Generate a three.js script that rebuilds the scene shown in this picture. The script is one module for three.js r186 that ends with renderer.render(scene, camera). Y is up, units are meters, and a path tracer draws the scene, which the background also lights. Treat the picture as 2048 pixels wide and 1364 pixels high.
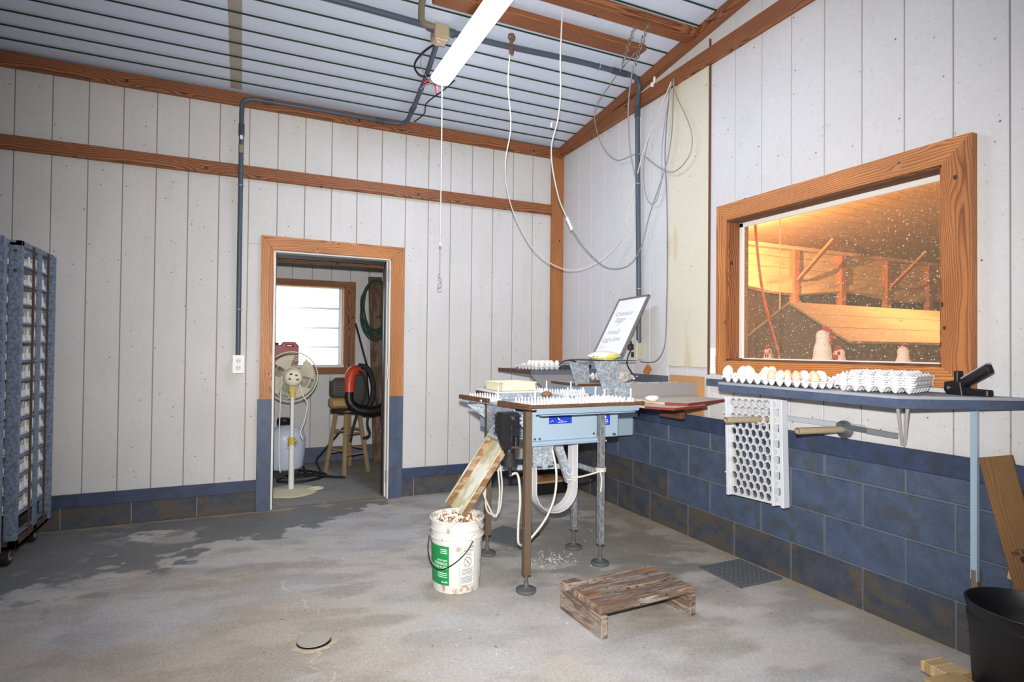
import * as THREE from 'three';
import { mergeGeometries, mergeVertices } from 'three/addons/utils/BufferGeometryUtils.js';
import { MarchingCubes } from 'three/addons/objects/MarchingCubes.js';
import { RectAreaLightUniformsLib } from 'three/addons/lights/RectAreaLightUniformsLib.js';

// ---------------------------------------------------------------- camera, sky, light, exposure
const scene = new THREE.Scene();
const camera = new THREE.PerspectiveCamera(60.92, 2048 / 1364, 0.05, 80);
{
  const yaw = 0.4343, pitch = 0.0138, roll = 0.0102;
  camera.position.set(-2.7548, 1.2539, 4.8372);
  const fw = new THREE.Vector3(Math.sin(yaw) * Math.cos(pitch), Math.sin(pitch), -Math.cos(yaw) * Math.cos(pitch));
  const rt = new THREE.Vector3(Math.cos(yaw), 0, Math.sin(yaw));
  const up = new THREE.Vector3().crossVectors(rt, fw);
  const u2 = up.clone().multiplyScalar(Math.cos(roll)).addScaledVector(rt, -Math.sin(roll));
  camera.up.copy(u2);
  camera.lookAt(camera.position.clone().add(fw));
}
scene.add(camera);
scene.background = new THREE.Color(0.93, 0.97, 1.0);
scene.backgroundIntensity = 5.0;
const renderer = new THREE.WebGLRenderer({ antialias: true });
renderer.toneMapping = THREE.LinearToneMapping;
renderer.toneMappingExposure = 1.2;
renderer.shadowMap.enabled = true;
RectAreaLightUniformsLib.init();
// the photographer's flash, just above the lens
const flash = new THREE.SpotLight(0xfffcf6, 46, 0, 0.95, 1.0, 2);
flash.position.set(-2.745, 1.385, 4.80); flash.target.position.set(-1.02, 1.4, 1.4); flash.castShadow = true; flash.shadow.radius = 1.2;
scene.add(flash, flash.target);

// ---------------------------------------------------------------- helpers
let seed = 7;
function rnd() { seed = (seed * 1664525 + 1013904223) >>> 0; return seed / 4294967296; }
const rr = (a, b) => a + (b - a) * rnd();
const clamp = (x, a = 0, b = 1) => Math.min(b, Math.max(a, x));
const mix = (a, b, t) => a + (b - a) * t;
const sstep = (a, b, x) => { const t = clamp((x - a) / (b - a)); return t * t * (3 - 2 * t); };
const V = (x, y, z) => new THREE.Vector3(x, y, z);
function hash(x, y, s) { let h = (x * 374761393 + y * 668265263 + s * 2147483647) | 0; h = Math.imul(h ^ (h >>> 13), 1274126177); h ^= h >>> 16; return (h >>> 0) / 4294967296; }
function noise(x, y, s = 1, px = 0, py = 0) {
  const xi = Math.floor(x), yi = Math.floor(y); let fx = x - xi, fy = y - yi;
  fx = fx * fx * (3 - 2 * fx); fy = fy * fy * (3 - 2 * fy);
  const w = (i, p) => p ? ((i % p) + p) % p : i;
  const a = hash(w(xi, px), w(yi, py), s), b = hash(w(xi + 1, px), w(yi, py), s), c = hash(w(xi, px), w(yi + 1, py), s), d = hash(w(xi + 1, px), w(yi + 1, py), s);
  return a + (b - a) * fx + (c - a) * fy + (a - b - c + d) * fx * fy;
}
function fbm(x, y, s = 1, o = 4, px = 0, py = 0) { let v = 0, a = 0.5, t = 0; for (let i = 0; i < o; i++) { v += a * noise(x, y, s + i * 17, px, py); t += a; x *= 2; y *= 2; px *= 2; py *= 2; a *= 0.5; } return v / t; }
function hex(h) { return [(h >> 16) & 255, (h >> 8) & 255, h & 255]; }
function lerp3(a, b, t) { return [a[0] + (b[0] - a[0]) * t, a[1] + (b[1] - a[1]) * t, a[2] + (b[2] - a[2]) * t]; }
function tex(w, h, fn, srgb = true) {
  const d = new Uint8Array(w * h * 4);
  for (let j = 0; j < h; j++) for (let i = 0; i < w; i++) {
    const c = fn(i / w, j / h, i, j), k = (j * w + i) * 4;
    if (typeof c === 'number') { d[k] = d[k + 1] = d[k + 2] = clamp(c, 0, 255); d[k + 3] = 255; }
    else { d[k] = clamp(c[0], 0, 255); d[k + 1] = clamp(c[1], 0, 255); d[k + 2] = clamp(c[2], 0, 255); d[k + 3] = c[3] === undefined ? 255 : c[3]; }
  }
  const t = new THREE.DataTexture(d, w, h, THREE.RGBAFormat);
  t.wrapS = t.wrapT = THREE.RepeatWrapping; t.magFilter = THREE.LinearFilter; t.minFilter = THREE.LinearMipmapLinearFilter; t.generateMipmaps = true;
  if (srgb) t.colorSpace = THREE.SRGBColorSpace; t.needsUpdate = true; return t;
}
function canvasTex(w, h, draw) {
  const c = document.createElement('canvas'); c.width = w; c.height = h; draw(c.getContext('2d'), w, h);
  const t = new THREE.CanvasTexture(c); t.colorSpace = THREE.SRGBColorSpace; return t;
}
function M(color, rough = 0.8, o = {}) { return new THREE.MeshStandardMaterial(Object.assign({ color, roughness: rough, side: THREE.DoubleSide }, o)); }
function MT(t, su, sv, rough, o = {}) { // material whose texture covers su x sv metres
  const c = t.clone(); c.repeat.set(1 / su, 1 / sv); c.needsUpdate = true;
  const p = { map: c };
  if (o.bump) { const b = o.bump.clone(); b.repeat.set(1 / su, 1 / sv); b.needsUpdate = true; p.bumpMap = b; p.bumpScale = o.bumpScale || 0.001; delete o.bump; delete o.bumpScale; }
  return new THREE.MeshStandardMaterial(Object.assign(p, { color: 0xffffff, roughness: rough, side: THREE.DoubleSide }, o));
}
// geometry with metre uv; grain axis g (0,1,2)
function finish(pos, g = 0, ou = 0, ov = 0) {
  const geo = new THREE.BufferGeometry();
  geo.setAttribute('position', new THREE.Float32BufferAttribute(pos, 3)); geo.computeVertexNormals(); planarUV(geo, g, ou, ov); return geo;
}
function planarUV(geo, g = 0, ou = 0, ov = 0) {
  const p = geo.attributes.position, n = geo.attributes.normal, uv = new Float32Array(p.count * 2);
  for (let i = 0; i < p.count; i++) {
    const a = [Math.abs(n.getX(i)), Math.abs(n.getY(i)), Math.abs(n.getZ(i))], c = [p.getX(i), p.getY(i), p.getZ(i)];
    const k = a[0] >= a[1] && a[0] >= a[2] ? 0 : a[1] >= a[2] ? 1 : 2;
    let u, v; const rest = [0, 1, 2].filter(q => q !== k);
    if (rest.includes(g)) { u = c[g]; v = c[rest[0] === g ? rest[1] : rest[0]]; } else { u = c[rest[0]]; v = c[rest[1]]; }
    uv[2 * i] = u + ou; uv[2 * i + 1] = v + ov;
  }
  geo.setAttribute('uv', new THREE.BufferAttribute(uv, 2)); return geo;
}
// chamfered box min..max
function cbox(x0, x1, y0, y1, z0, z1, c = 0.002, g = null, ou = null, ov = null) {
  const lo = [Math.min(x0, x1), Math.min(y0, y1), Math.min(z0, z1)], hi = [Math.max(x0, x1), Math.max(y0, y1), Math.max(z0, z1)];
  const d = [hi[0] - lo[0], hi[1] - lo[1], hi[2] - lo[2]]; c = Math.min(c, Math.min(...d) * 0.3);
  if (g === null) g = d[0] >= d[1] && d[0] >= d[2] ? 0 : d[1] >= d[2] ? 1 : 2;
  const pos = [];
  const vt = (s, ax) => { const o = []; for (let k = 0; k < 3; k++) { const e = s[k] > 0 ? hi[k] : lo[k]; o.push(k === ax ? e : e - s[k] * c); } return o; };
  const tri = (a, b, q, n) => { const ux = b[0] - a[0], uy = b[1] - a[1], uz = b[2] - a[2], vx = q[0] - a[0], vy = q[1] - a[1], vz = q[2] - a[2];
    const cx = uy * vz - uz * vy, cy = uz * vx - ux * vz, cz = ux * vy - uy * vx; if (cx * n[0] + cy * n[1] + cz * n[2] < 0) pos.push(...a, ...q, ...b); else pos.push(...a, ...b, ...q); };
  for (let ax = 0; ax < 3; ax++) for (const s of [-1, 1]) {
    const [b1, b2] = [0, 1, 2].filter(q => q !== ax); const n = [0, 0, 0]; n[ax] = s;
    const mk = (p, q) => { const t = [0, 0, 0]; t[ax] = s; t[b1] = p; t[b2] = q; return vt(t, ax); };
    const A = mk(-1, -1), B = mk(1, -1), C = mk(1, 1), D = mk(-1, 1); tri(A, B, C, n); tri(A, C, D, n);
  }
  if (c > 0) {
    for (let e = 0; e < 3; e++) { const [a1, a2] = [0, 1, 2].filter(q => q !== e);
      for (const s of [-1, 1]) for (const t of [-1, 1]) { const n = [0, 0, 0]; n[a1] = s; n[a2] = t;
        const mk = (w, ax) => { const q = [0, 0, 0]; q[e] = w; q[a1] = s; q[a2] = t; return vt(q, ax); };
        const A = mk(-1, a1), B = mk(1, a1), C = mk(1, a2), D = mk(-1, a2); tri(A, B, C, n); tri(A, C, D, n); } }
    for (const a of [-1, 1]) for (const b of [-1, 1]) for (const q of [-1, 1]) { const s = [a, b, q]; tri(vt(s, 0), vt(s, 1), vt(s, 2), s); }
  }
  if (ou === null) ou = rnd() * 3; if (ov === null) ov = rnd() * 1.0;
  return finish(pos, g, ou, ov);
}
function prep(g) { // non-indexed, position/normal/uv only
  if (g.index) g = g.toNonIndexed();
  for (const k of Object.keys(g.attributes)) if (!['position', 'normal', 'uv'].includes(k)) g.deleteAttribute(k);
  if (!g.attributes.normal) g.computeVertexNormals();
  if (!g.attributes.uv) planarUV(g);
  return g;
}
const merge = (...gs) => mergeGeometries(gs.flat().map(prep));
const AX = V(0, 1, 0);
function rod(a, b, r1, r2 = r1, n = 10) {
  a = Array.isArray(a) ? V(...a) : a; b = Array.isArray(b) ? V(...b) : b; const d = b.clone().sub(a), L = d.length();
  const g = new THREE.CylinderGeometry(r2, r1, L, n, 1); g.translate(0, L / 2, 0);
  g.applyQuaternion(new THREE.Quaternion().setFromUnitVectors(AX, d.normalize())); g.translate(a.x, a.y, a.z); return prep(g);
}
function pipe(a, b, r, ri, n = 14) { // open tube
  a = V(...a); b = V(...b); const d = b.clone().sub(a), L = d.length();
  const g = new THREE.LatheGeometry([[ri, 0], [r, 0], [r, L], [ri, L], [ri, 0]].map(p => new THREE.Vector2(...p)), n);
  g.applyQuaternion(new THREE.Quaternion().setFromUnitVectors(AX, d.normalize())); g.translate(a.x, a.y, a.z); return prep(g);
}
function tube(pts, r, n = 40, rad = 6, closed = false, tension = 0.5) {
  const c = new THREE.CatmullRomCurve3(pts.map(p => Array.isArray(p) ? V(...p) : p), closed, 'centripetal', tension);
  return prep(new THREE.TubeGeometry(c, n, r, rad, closed));
}
function beam(a, b, w, h, c = 0.002, roll = 0) { // rectangular bar from a to b (w sideways, h up-ish)
  a = V(...a); b = V(...b); const d = b.clone().sub(a), L = d.length(); d.normalize();
  const g = cbox(0, L, -h / 2, h / 2, -w / 2, w / 2, c, 0); if (roll) g.rotateX(roll);
  let y = Math.abs(d.y) > 0.95 ? V(0, 0, 1) : V(0, 1, 0); const z = new THREE.Vector3().crossVectors(d, y).normalize(); y = new THREE.Vector3().crossVectors(z, d);
  g.applyMatrix4(new THREE.Matrix4().makeBasis(d, y, z)); g.translate(a.x, a.y, a.z); return g;
}
function lathe(pts, n = 28) { const g = new THREE.LatheGeometry(pts.map(p => new THREE.Vector2(...p)), n); return prep(g); }
function poly(pts, depth, bevel = 0) { // extruded outline in xy, from z=0 to depth
  const s = new THREE.Shape(pts.map(p => new THREE.Vector2(...p)));
  return prep(new THREE.ExtrudeGeometry(s, bevel ? { depth, bevelEnabled: true, bevelSize: bevel, bevelThickness: bevel, bevelSegments: 1 } : { depth, bevelEnabled: false }));
}
function prism(pts, depth, axis, at, g = 0) { // outline [a,b] extruded along axis: x: (z,y)  y: (x,z)  z: (x,y)
  let e = poly(pts, depth);
  if (axis === 'x') { e.applyMatrix4(new THREE.Matrix4().makeBasis(V(0, 0, 1), V(0, 1, 0), V(1, 0, 0))); e.translate(at, 0, 0); }
  else if (axis === 'y') { e.applyMatrix4(new THREE.Matrix4().makeBasis(V(1, 0, 0), V(0, 0, 1), V(0, 1, 0))); e.translate(0, at, 0); }
  else e.translate(0, 0, at);
  e.computeVertexNormals(); return planarUV(e, g, rnd() * 2, rnd());
}
const names = {}, ORD = ['', 'first', 'second', 'third', 'fourth', 'fifth', 'sixth', 'seventh', 'eighth', 'ninth', 'tenth', 'eleventh', 'twelfth', 'thirteenth', 'fourteenth'];
function numbered(n) { names[n] = (names[n] || 0) + 1; return names[n] === 1 ? n : n + '_' + String(names[n] - 1).padStart(3, '0'); }
function struct(name, geo, mat) { const m = geo ? new THREE.Mesh(geo, mat) : new THREE.Group(); m.name = name; m.userData.kind = 'structure'; scene.add(m); return m; }
function thing(name, label, category, pos = [0, 0, 0], group = null, ry = 0) {
  const o = new THREE.Group(); o.name = numbered(name); o.position.set(...pos); o.rotation.y = ry; o.userData = { label, category }; if (group) o.userData.group = group; scene.add(o); return o;
}
function single(name, label, category, geo, mat, group = null) {
  const o = new THREE.Mesh(geo, mat); o.name = numbered(name); o.userData = { label, category }; if (group) o.userData.group = group; scene.add(o); return o;
}
function part(parent, name, geo, mat, label = null) { const m = new THREE.Mesh(geo, mat); m.name = name; if (label) m.userData.label = label; parent.add(m); return m; }
function copyThing(src, label, group) { const c = src.clone(); c.name = numbered(src.name.replace(/_\d{3}$/, '')); c.userData = Object.assign({}, src.userData); if (label) c.userData.label = label; if (group) c.userData.group = group; scene.add(c); return c; }
function sdf(fn, lo, hi, res, mat) { // marching cubes of a distance field in the box lo..hi (cube)
  const mc = new MarchingCubes(res, mat, false, false, 60000); mc.isolation = 0; mc.reset();
  const s = mc.size, h = s / 2, C = [0, 1, 2].map(k => (lo[k] + hi[k]) / 2), R = Math.max(...[0, 1, 2].map(k => (hi[k] - lo[k]) / 2));
  for (let z = 0; z < s; z++) for (let y = 0; y < s; y++) for (let x = 0; x < s; x++)
    mc.field[x + y * s + z * s * s] = -fn(C[0] + (x - h) / h * R, C[1] + (y - h) / h * R, C[2] + (z - h) / h * R);
  mc.update();
  const n = mc.count, p = new Float32Array(n * 3), q = new Float32Array(n * 3);
  for (let i = 0; i < n; i++) for (let k = 0; k < 3; k++) { p[3 * i + k] = C[k] + mc.positionArray[3 * i + k] * R; q[3 * i + k] = mc.normalArray[3 * i + k]; }
  const g = new THREE.BufferGeometry(); g.setAttribute('position', new THREE.BufferAttribute(p, 3)); g.setAttribute('normal', new THREE.BufferAttribute(q, 3));
  return prep(g);
}
function cap(x, y, z, a, b, ra, rb) { // tapered capsule distance
  const dx = b[0] - a[0], dy = b[1] - a[1], dz = b[2] - a[2], L2 = dx * dx + dy * dy + dz * dz;
  const t = clamp(((x - a[0]) * dx + (y - a[1]) * dy + (z - a[2]) * dz) / L2);
  return Math.hypot(x - a[0] - t * dx, y - a[1] - t * dy, z - a[2] - t * dz) - (ra + (rb - ra) * t);
}
const smin = (a, b, k) => { const h = clamp(0.5 + 0.5 * (b - a) / k); return b + (a - b) * h - k * h * (1 - h); };

// ---------------------------------------------------------------- textures
function woodTex(s, light, dark, contrast = 1, rings = 16, W = 1024, H = 256) { // covers 1.6 m x 0.3 m
  light = hex(light); dark = hex(dark); const knots = [];
  for (let i = 0; i < 4; i++) knots.push([hash(i, 1, s), 0.12 + 0.76 * hash(i, 2, s), 0.010 + 0.014 * hash(i, 3, s)]);
  return tex(W, H, (u, v) => {
    let x = u * 1.6, y = v * 0.3, w = (fbm(u * 4, v * 3, s, 3, 4, 3) - 0.5), ring;
    let q = (y - 0.15) + w * 0.05; const h = 0.07 * (noise(u * 3, 0.5, s + 5, 3, 0)) + 0.004;
    ring = Math.sqrt(q * q + h * h) * rings * 9; let kn = 0;
    for (const k of knots) { const dx = (x - k[0] * 1.6) * 0.45, dy = y - k[1] * 0.3, d = Math.hypot(dx, dy); ring += 1.4 * Math.exp(-d * d / (k[2] * k[2] * 5)); kn = Math.max(kn, 1 - sstep(k[2] * 0.35, k[2] * 0.6, Math.hypot((x - k[0] * 1.6) * 0.8, dy))); }
    let f = ring - Math.floor(ring); f = f < 0.72 ? f / 0.72 : 1 - (f - 0.72) / 0.28; f = Math.pow(f, 2.2);
    const fib = noise(u * 30, v * 220, s + 9, 30, 220) * 0.5 + noise(u * 90, v * 120, s + 3, 90, 120) * 0.5;
    const tone = 0.9 + 0.2 * fbm(u * 5, v * 4, s + 30, 3, 5, 4);
    let c = lerp3(light, dark, clamp(f * 0.75 * contrast + (fib - 0.5) * 0.28 + 0.1)); c = c.map(t => t * tone);
    return lerp3(c, dark.map(t => t * 0.45), kn * 0.85);
  });
}
const T = {};
T.pine = woodTex(11, 0xb97b48, 0x77401f, 1);
T.pine2 = woodTex(23, 0xc98a52, 0x8a4b20, 1.1, 11);
T.redwood = woodTex(37, 0xa2673f, 0x5a3019, 1.25, 10);
T.fir = woodTex(53, 0xa08866, 0x7a6246, 0.7, 14);
T.oldwood = woodTex(71, 0x7a5238, 0x3a2418, 1.0, 14);
T.step = tex(1024, 512, (u, v) => { // worn, painted-over plank: 1.0 x 0.5 m
  const n = fbm(u * 9, v * 60, 4, 4, 9, 60), m = fbm(u * 6, v * 10, 8, 5, 6, 10);
  let c = lerp3(hex(0x54443a), hex(0x8a7462), n);
  const p = sstep(0.46, 0.60, m * 0.65 + n * 0.38); c = lerp3(c, lerp3(hex(0x8c8580), hex(0xb5aca4), noise(u * 200, v * 90, 3, 200, 90)), p * 0.75);
  const r = sstep(0.6, 0.7, fbm(u * 5, v * 22, 44, 4, 5, 22)); c = lerp3(c, hex(0x84522c), r * 0.5);
  if (noise(u * 40, v * 140, 90, 40, 140) > 0.86) c = c.map(t => t * 0.5);
  return c;
});
// painted siding with fly specks: 3 x 3 m
const specks = (() => { const a = new Float32Array(1024 * 1024); let s = 99; const R = () => { s = (s * 1103515245 + 12345) & 0x7fffffff; return s / 0x7fffffff; };
  for (let i = 0; i < 1100; i++) { const x = Math.floor(R() * 1024), y = Math.floor(R() * 1024), r = R() < 0.85 ? 0 : 1, k = 0.25 + 0.7 * R();
    for (let j = -r; j <= r; j++) for (let l = -r; l <= r; l++) if (Math.abs(j) + Math.abs(l) < 2) a[((y + j + 1024) % 1024) * 1024 + (x + l + 1024) % 1024] = k; } return a; })();
function sidingTex(s, base, stain, amt) { base = hex(base); stain = hex(stain); return tex(1024, 1024, (u, v, i, j) => {
  const n = fbm(u * 8, v * 8, s, 4, 8, 8), f = noise(u * 300, v * 300, s + 2, 300, 300), st = sstep(0.62, 0.75, fbm(u * 24, v * 5, s + 8, 4, 24, 5));
  let c = base.map(t => t * (0.965 + 0.05 * n + 0.03 * (f - 0.5))); c = lerp3(c, stain, st * amt * 0.5); return lerp3(c, [40, 32, 26], specks[j * 1024 + i] * 0.9);
}); }
T.siding = sidingTex(3, 0xd2d0ce, 0xbfb6a8, 0.25);
T.sidingR = sidingTex(9, 0xd2d1d2, 0xc2bcb2, 0.15);
T.sidingY = sidingTex(15, 0xd6d0bc, 0xb89a5c, 0.55);
T.blue = tex(512, 512, (u, v) => { const n = fbm(u * 10, v * 10, 5, 4, 10, 10), f = noise(u * 120, v * 120, 8, 120, 120); let c = hex(0x4d5a74).map(t => t * (0.86 + 0.24 * n + 0.1 * (f - 0.5)));
  if (noise(u * 190, v * 190, 28, 190, 190) > 0.94 && n > 0.42) c = lerp3(c, [165, 166, 168], 0.6); return lerp3(c, hex(0x4a4844), sstep(0.56, 0.74, fbm(u * 7, v * 7, 18, 5, 7, 7)) * 0.45); });
T.blueDirty = tex(512, 512, (u, v) => { const n = fbm(u * 10, v * 10, 5, 4, 10, 10), f = noise(u * 120, v * 120, 8, 120, 120); let c = hex(0x454c5a).map(t => t * (0.8 + 0.3 * n + 0.1 * (f - 0.5)));
  c = lerp3(c, hex(0x5c5042), sstep(0.36, 0.62, fbm(u * 6, v * 9, 28, 5, 6, 9)) * 0.7); if (noise(u * 160, v * 160, 18, 160, 160) > 0.93) c = lerp3(c, [160, 158, 152], 0.6); return c; });
T.galv = (() => { const P = []; for (let i = 0; i < 500; i++) P.push([hash(i, 5, 3), hash(i, 7, 3), hash(i, 9, 3)]);
  const G = 20, cell = {}; P.forEach(p => { const k = Math.floor(p[0] * G) + Math.floor(p[1] * G) * G; (cell[k] = cell[k] || []).push(p); });
  return tex(256, 256, (u, v) => { let b = 9, val = 0.5; const cx = Math.floor(u * G), cy = Math.floor(v * G);
    for (let a = -1; a <= 1; a++) for (let c = -1; c <= 1; c++) { const k = ((cx + a + G) % G) + ((cy + c + G) % G) * G; for (const p of cell[k] || []) { let dx = Math.abs(u - p[0]), dy = Math.abs(v - p[1]); dx = Math.min(dx, 1 - dx); dy = Math.min(dy, 1 - dy); const d = dx * dx + dy * dy; if (d < b) { b = d; val = p[2]; } } }
    const q = 0.80 + 0.3 * val; return [178 * q, 187 * q, 198 * q]; }); })();
T.vinyl = tex(512, 512, (u, v) => { const w = Math.sin((u * 3 + v * 2 + fbm(u * 4, v * 4, 6, 3, 4, 4)) * 30) * 0.5 + 0.5; return 128 + 60 * (fbm(u * 6, v * 16, 2, 4, 6, 16) - 0.5) + 16 * w * fbm(u * 3, v * 3, 5, 2, 3, 3); }, false);
// concrete floor with worn grey paint, 5 m (x -5..0) by 8.3 m (z -1.8..6.5)
T.floor = tex(2048, 2048, (u, v) => {
  const x = -5 + u * 5, z = -1.8 + v * 8.3;
  const n1 = fbm(x * 1.1 + 20, z * 1.4 + 20, 3, 4), n2 = fbm(x * 7 + 50, z * 10 + 50, 13, 6), n3 = fbm(x * 4 + z * 1.2 + 40, z * 9 - x * 2.2 + 60, 23, 5), f = noise(x * 190 + 4000, z * 190 + 4000, 33);
  let c = lerp3(hex(0xbbb5ad), hex(0xa29b92), sstep(0.35, 0.68, n3)); c = lerp3(c, hex(0xae9f8c), sstep(0.5, 0.7, n1) * 0.45);
  c = lerp3(c, hex(0xb4b5ba), sstep(0.5, 0.7, fbm(x * 1.6 + 9, z * 1.9 + 70, 43, 4)) * 0.5);
  // worn grey floor paint: solid along the back, ragged towards the middle
  const edge = x < -2.5 ? 1.06 - 0.22 * (x + 3.6) : 0.82 - 0.95 * (x + 2.5);
  let p = sstep(-0.03, 0.05, (edge - z) * 0.95 + (n2 - 0.5) * 0.85 + (n1 - 0.5) * 0.5);
  const bare = Math.max(0, 1 - Math.hypot((x + 3.2) / 0.24, (z - 0.42 - (x + 3.2) * 0.4) / 0.19)); p *= 1 - sstep(0.12, 0.26, bare + (n2 - 0.5) * 0.7);
  if (z < -0.05) p = 0.55;
  const d2 = 1 - Math.hypot((x + 0.7) / 0.75, (z - 1.75) / 0.9); p = Math.max(p, 0.5 * sstep(0.05, 0.5, d2 + (n2 - 0.5) * 1.2 + (n3 - 0.5) * 0.6));
  const d3 = sstep(0.60, 0.66, n2 * 0.75 + n3 * 0.3) * sstep(2.2, 0.6, z + (x + 3.4) * 0.7); p = Math.max(p, 0.7 * d3);
  let pc = lerp3(hex(0x65676a), hex(0x7d7a74), n3); pc = lerp3(pc, hex(0x86796a), sstep(0.5, 0.7, n1) * 0.4);
  c = lerp3(c, pc, p * 0.95);
  // tan dust at the foot of the walls, cracks, crumbs
  const dust = sstep(0.42, 0.66, n2 * 0.8 + 0.3 - Math.min(-x, Math.abs(z) * 1.6 + (z < 0 ? 1 : 0)) * 2.4); c = lerp3(c, hex(0xae9d80), dust * 0.7);
  const cr = Math.abs(x + 2.47 + 0.02 * Math.sin(z * 9) + 0.14 * (fbm(3, z * 7 + 8, 5, 4) - 0.5) * 2 - (z < 1.6 ? (1.6 - z) * 0.4 : 0)); if (z > 1.3 && z < 2.7) c = lerp3(c, hex(0xd6d0c4), (1 - sstep(0.002, 0.009, cr + 0.012 * (n2 - 0.3))) * 0.55);
  c = c.map(t => t * (0.93 + 0.14 * f));
  const sp = noise(x * 70 + 900, z * 70 + 900, 61); if (sp > 0.972) c = lerp3(c, n3 > 0.5 ? [70, 62, 54] : [205, 200, 190], 0.6);
  return c;
});
T.plankWarm = woodTex(91, 0xd8bd8e, 0x9c7a4c, 0.8, 12);

// ---------------------------------------------------------------- materials
const mt = {
  pine: MT(T.pine, 1.6, 0.3, 0.55), pine2: MT(T.pine2, 1.6, 0.3, 0.5), redwood: MT(T.redwood, 1.6, 0.3, 0.6), fir: MT(T.fir, 1.6, 0.3, 0.75), oldwood: MT(T.oldwood, 1.6, 0.3, 0.8), step: MT(T.step, 1.0, 0.5, 0.75, { bump: T.step, bumpScale: 0.004 }),
  siding: MT(T.siding, 3, 3, 0.6), sidingR: MT(T.sidingR, 3, 3, 0.6), sidingY: MT(T.sidingY, 3, 3, 0.6), groove: M(0xa89c8c, 0.9),
  blue: MT(T.blue, 0.6, 0.6, 0.5), blueDirty: MT(T.blueDirty, 0.6, 0.6, 0.65), mortar: M(0x676d77, 0.95), navy: MT(T.blue, 0.6, 0.6, 0.5, { color: 0xc4cadb }), bluePlain: M(0x47546f, 0.5),
  galv: MT(T.galv, 0.22, 0.22, 0.42, { metalness: 0.2 }), rackGalv: MT(T.galv, 0.22, 0.22, 0.5, { color: 0xa9b4c4 }), grooveR: M(0xbfbab2, 0.9), steelBlue: M(0xa6bccf, 0.45, { metalness: 0.1 }), rust: M(0x5a4436, 0.85, { metalness: 0.2 }), legBrown: MT(T.sidingY, 0.6, 0.6, 0.75, { color: 0x75645a }), legGrey: MT(T.galv, 0.3, 0.3, 0.6, { color: 0xb4aeaa }),
  white: M(0xe9e7e2, 0.5), whitePlastic: M(0xe6e6e4, 0.4), cream: M(0xece5c4, 0.45), black: M(0x16161a, 0.45), blackRubber: M(0x242426, 0.8), darkGrey: M(0x3a3d42, 0.6), conduit: M(0x4b5561, 0.45), chrome: M(0xc9ced2, 0.25, { metalness: 0.9 }), alu: M(0xb4bcc6, 0.35, { metalness: 0.7 }),
  paper: M(0xe2e2e6, 0.9), egg: M(0xf3e9df, 0.45), eggBrown: M(0xe6c3a2, 0.45), red: M(0xa3202a, 0.4), green: M(0x123a26, 0.5), cord: M(0xd6d2c8, 0.6), wire: M(0x9b9890, 0.4, { metalness: 0.5 }), string: M(0x12351f, 0.8),
  cardboard: M(0xb98a5a, 0.9), sticker: null,
};
// ================================================================ STRUCTURE
const roofY = z => 3.18 + 0.125 * z;
const floor = struct('floor', merge(cbox(-5.1, 0.14, -0.12, 0, -1.95, 6.5, 0)), null);
{ const g = floor.geometry, p = g.attributes.position, uv = g.attributes.uv; for (let i = 0; i < p.count; i++) uv.setXY(i, (p.getX(i) + 5) / 5, (p.getZ(i) + 1.8) / 8.3);
  floor.material = new THREE.MeshStandardMaterial({ map: T.floor, roughness: 0.72 }); }

// ---- back wall (z = 0) with the doorway
const wallBack = struct('wall_back', merge(cbox(-5.1, -2.548, 0, 3.17, -0.12, -0.012, 0), cbox(-2.548, -1.647, 2.0, 3.17, -0.12, -0.012, 0), cbox(-1.647, 0.016, 0, 3.17, -0.12, -0.012, 0)), mt.groove);
for (let k = -18; k <= 6; k++) {
  let x0 = -1.32 + 0.2018 * k, x1 = x0 + 0.2018, y0 = 0.22; if (k === 6) x1 = 0.0;
  if (k >= -6 && k <= -3) y0 = 2.0; if (k === -7) x1 = -2.548; if (k === -2) x0 = -1.647;
  if (k === -7 || k === -2) { part(wallBack, 'plank', cbox(-1.32 + 0.2018 * k + 0.003, -1.32 + 0.2018 * (k + 1) - 0.003, 2.04, 3.168, -0.012, 0, 0.001, 0, 0, 0), mt.siding); part(wallBack, 'plank', cbox(x0 + 0.003, x1 - (k === -7 ? 0 : 0.003), 0.22, 2.039, -0.012, 0, 0.001, 0, 0, 0), mt.siding); continue; }
  part(wallBack, 'plank', cbox(x0 + 0.003, x1 - 0.003, y0, 3.168, -0.012, 0, 0.002, 0, 0, 0), mt.siding);
}
for (let k = -4; k < 9; k++) { const x0 = -3.45 + 0.4064 * k, x1 = x0 + 0.4064; if (x0 > -2.66 && x1 < -1.5) continue;
  const a = Math.max(x0, -5.0) + 0.004, b = Math.min(x1, 0) - 0.004; const cut = x0 < -2.638 && x1 > -2.638 ? [a, -2.64] : x0 < -1.53 && x1 > -1.53 ? [-1.53, b] : [a, b];
  if (cut[1] - cut[0] > 0.02) part(wallBack, 'block', cbox(cut[0], cut[1], 0.0, 0.152, -0.01, 0.004, 0.003), mt.blueDirty); }
const base1 = struct('baseboard_back', merge(cbox(-5, -2.64, 0.152, 0.238, 0, 0.022), cbox(-1.53, 0, 0.152, 0.238, 0, 0.022)), mt.navy);
struct('trim_1', cbox(-5, 0, 3.066, 3.163, 0, 0.038, 0.004), mt.redwood);      // crown board
struct('trim_2', cbox(-5, -0.122, 2.526, 2.62, 0, 0.038, 0.004), mt.redwood);   // girt
struct('trim_3', merge(cbox(-0.122, 0.0, 0.24, 3.07, 0, 0.04, 0.004, 1)), mt.pine);  // corner post
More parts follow.
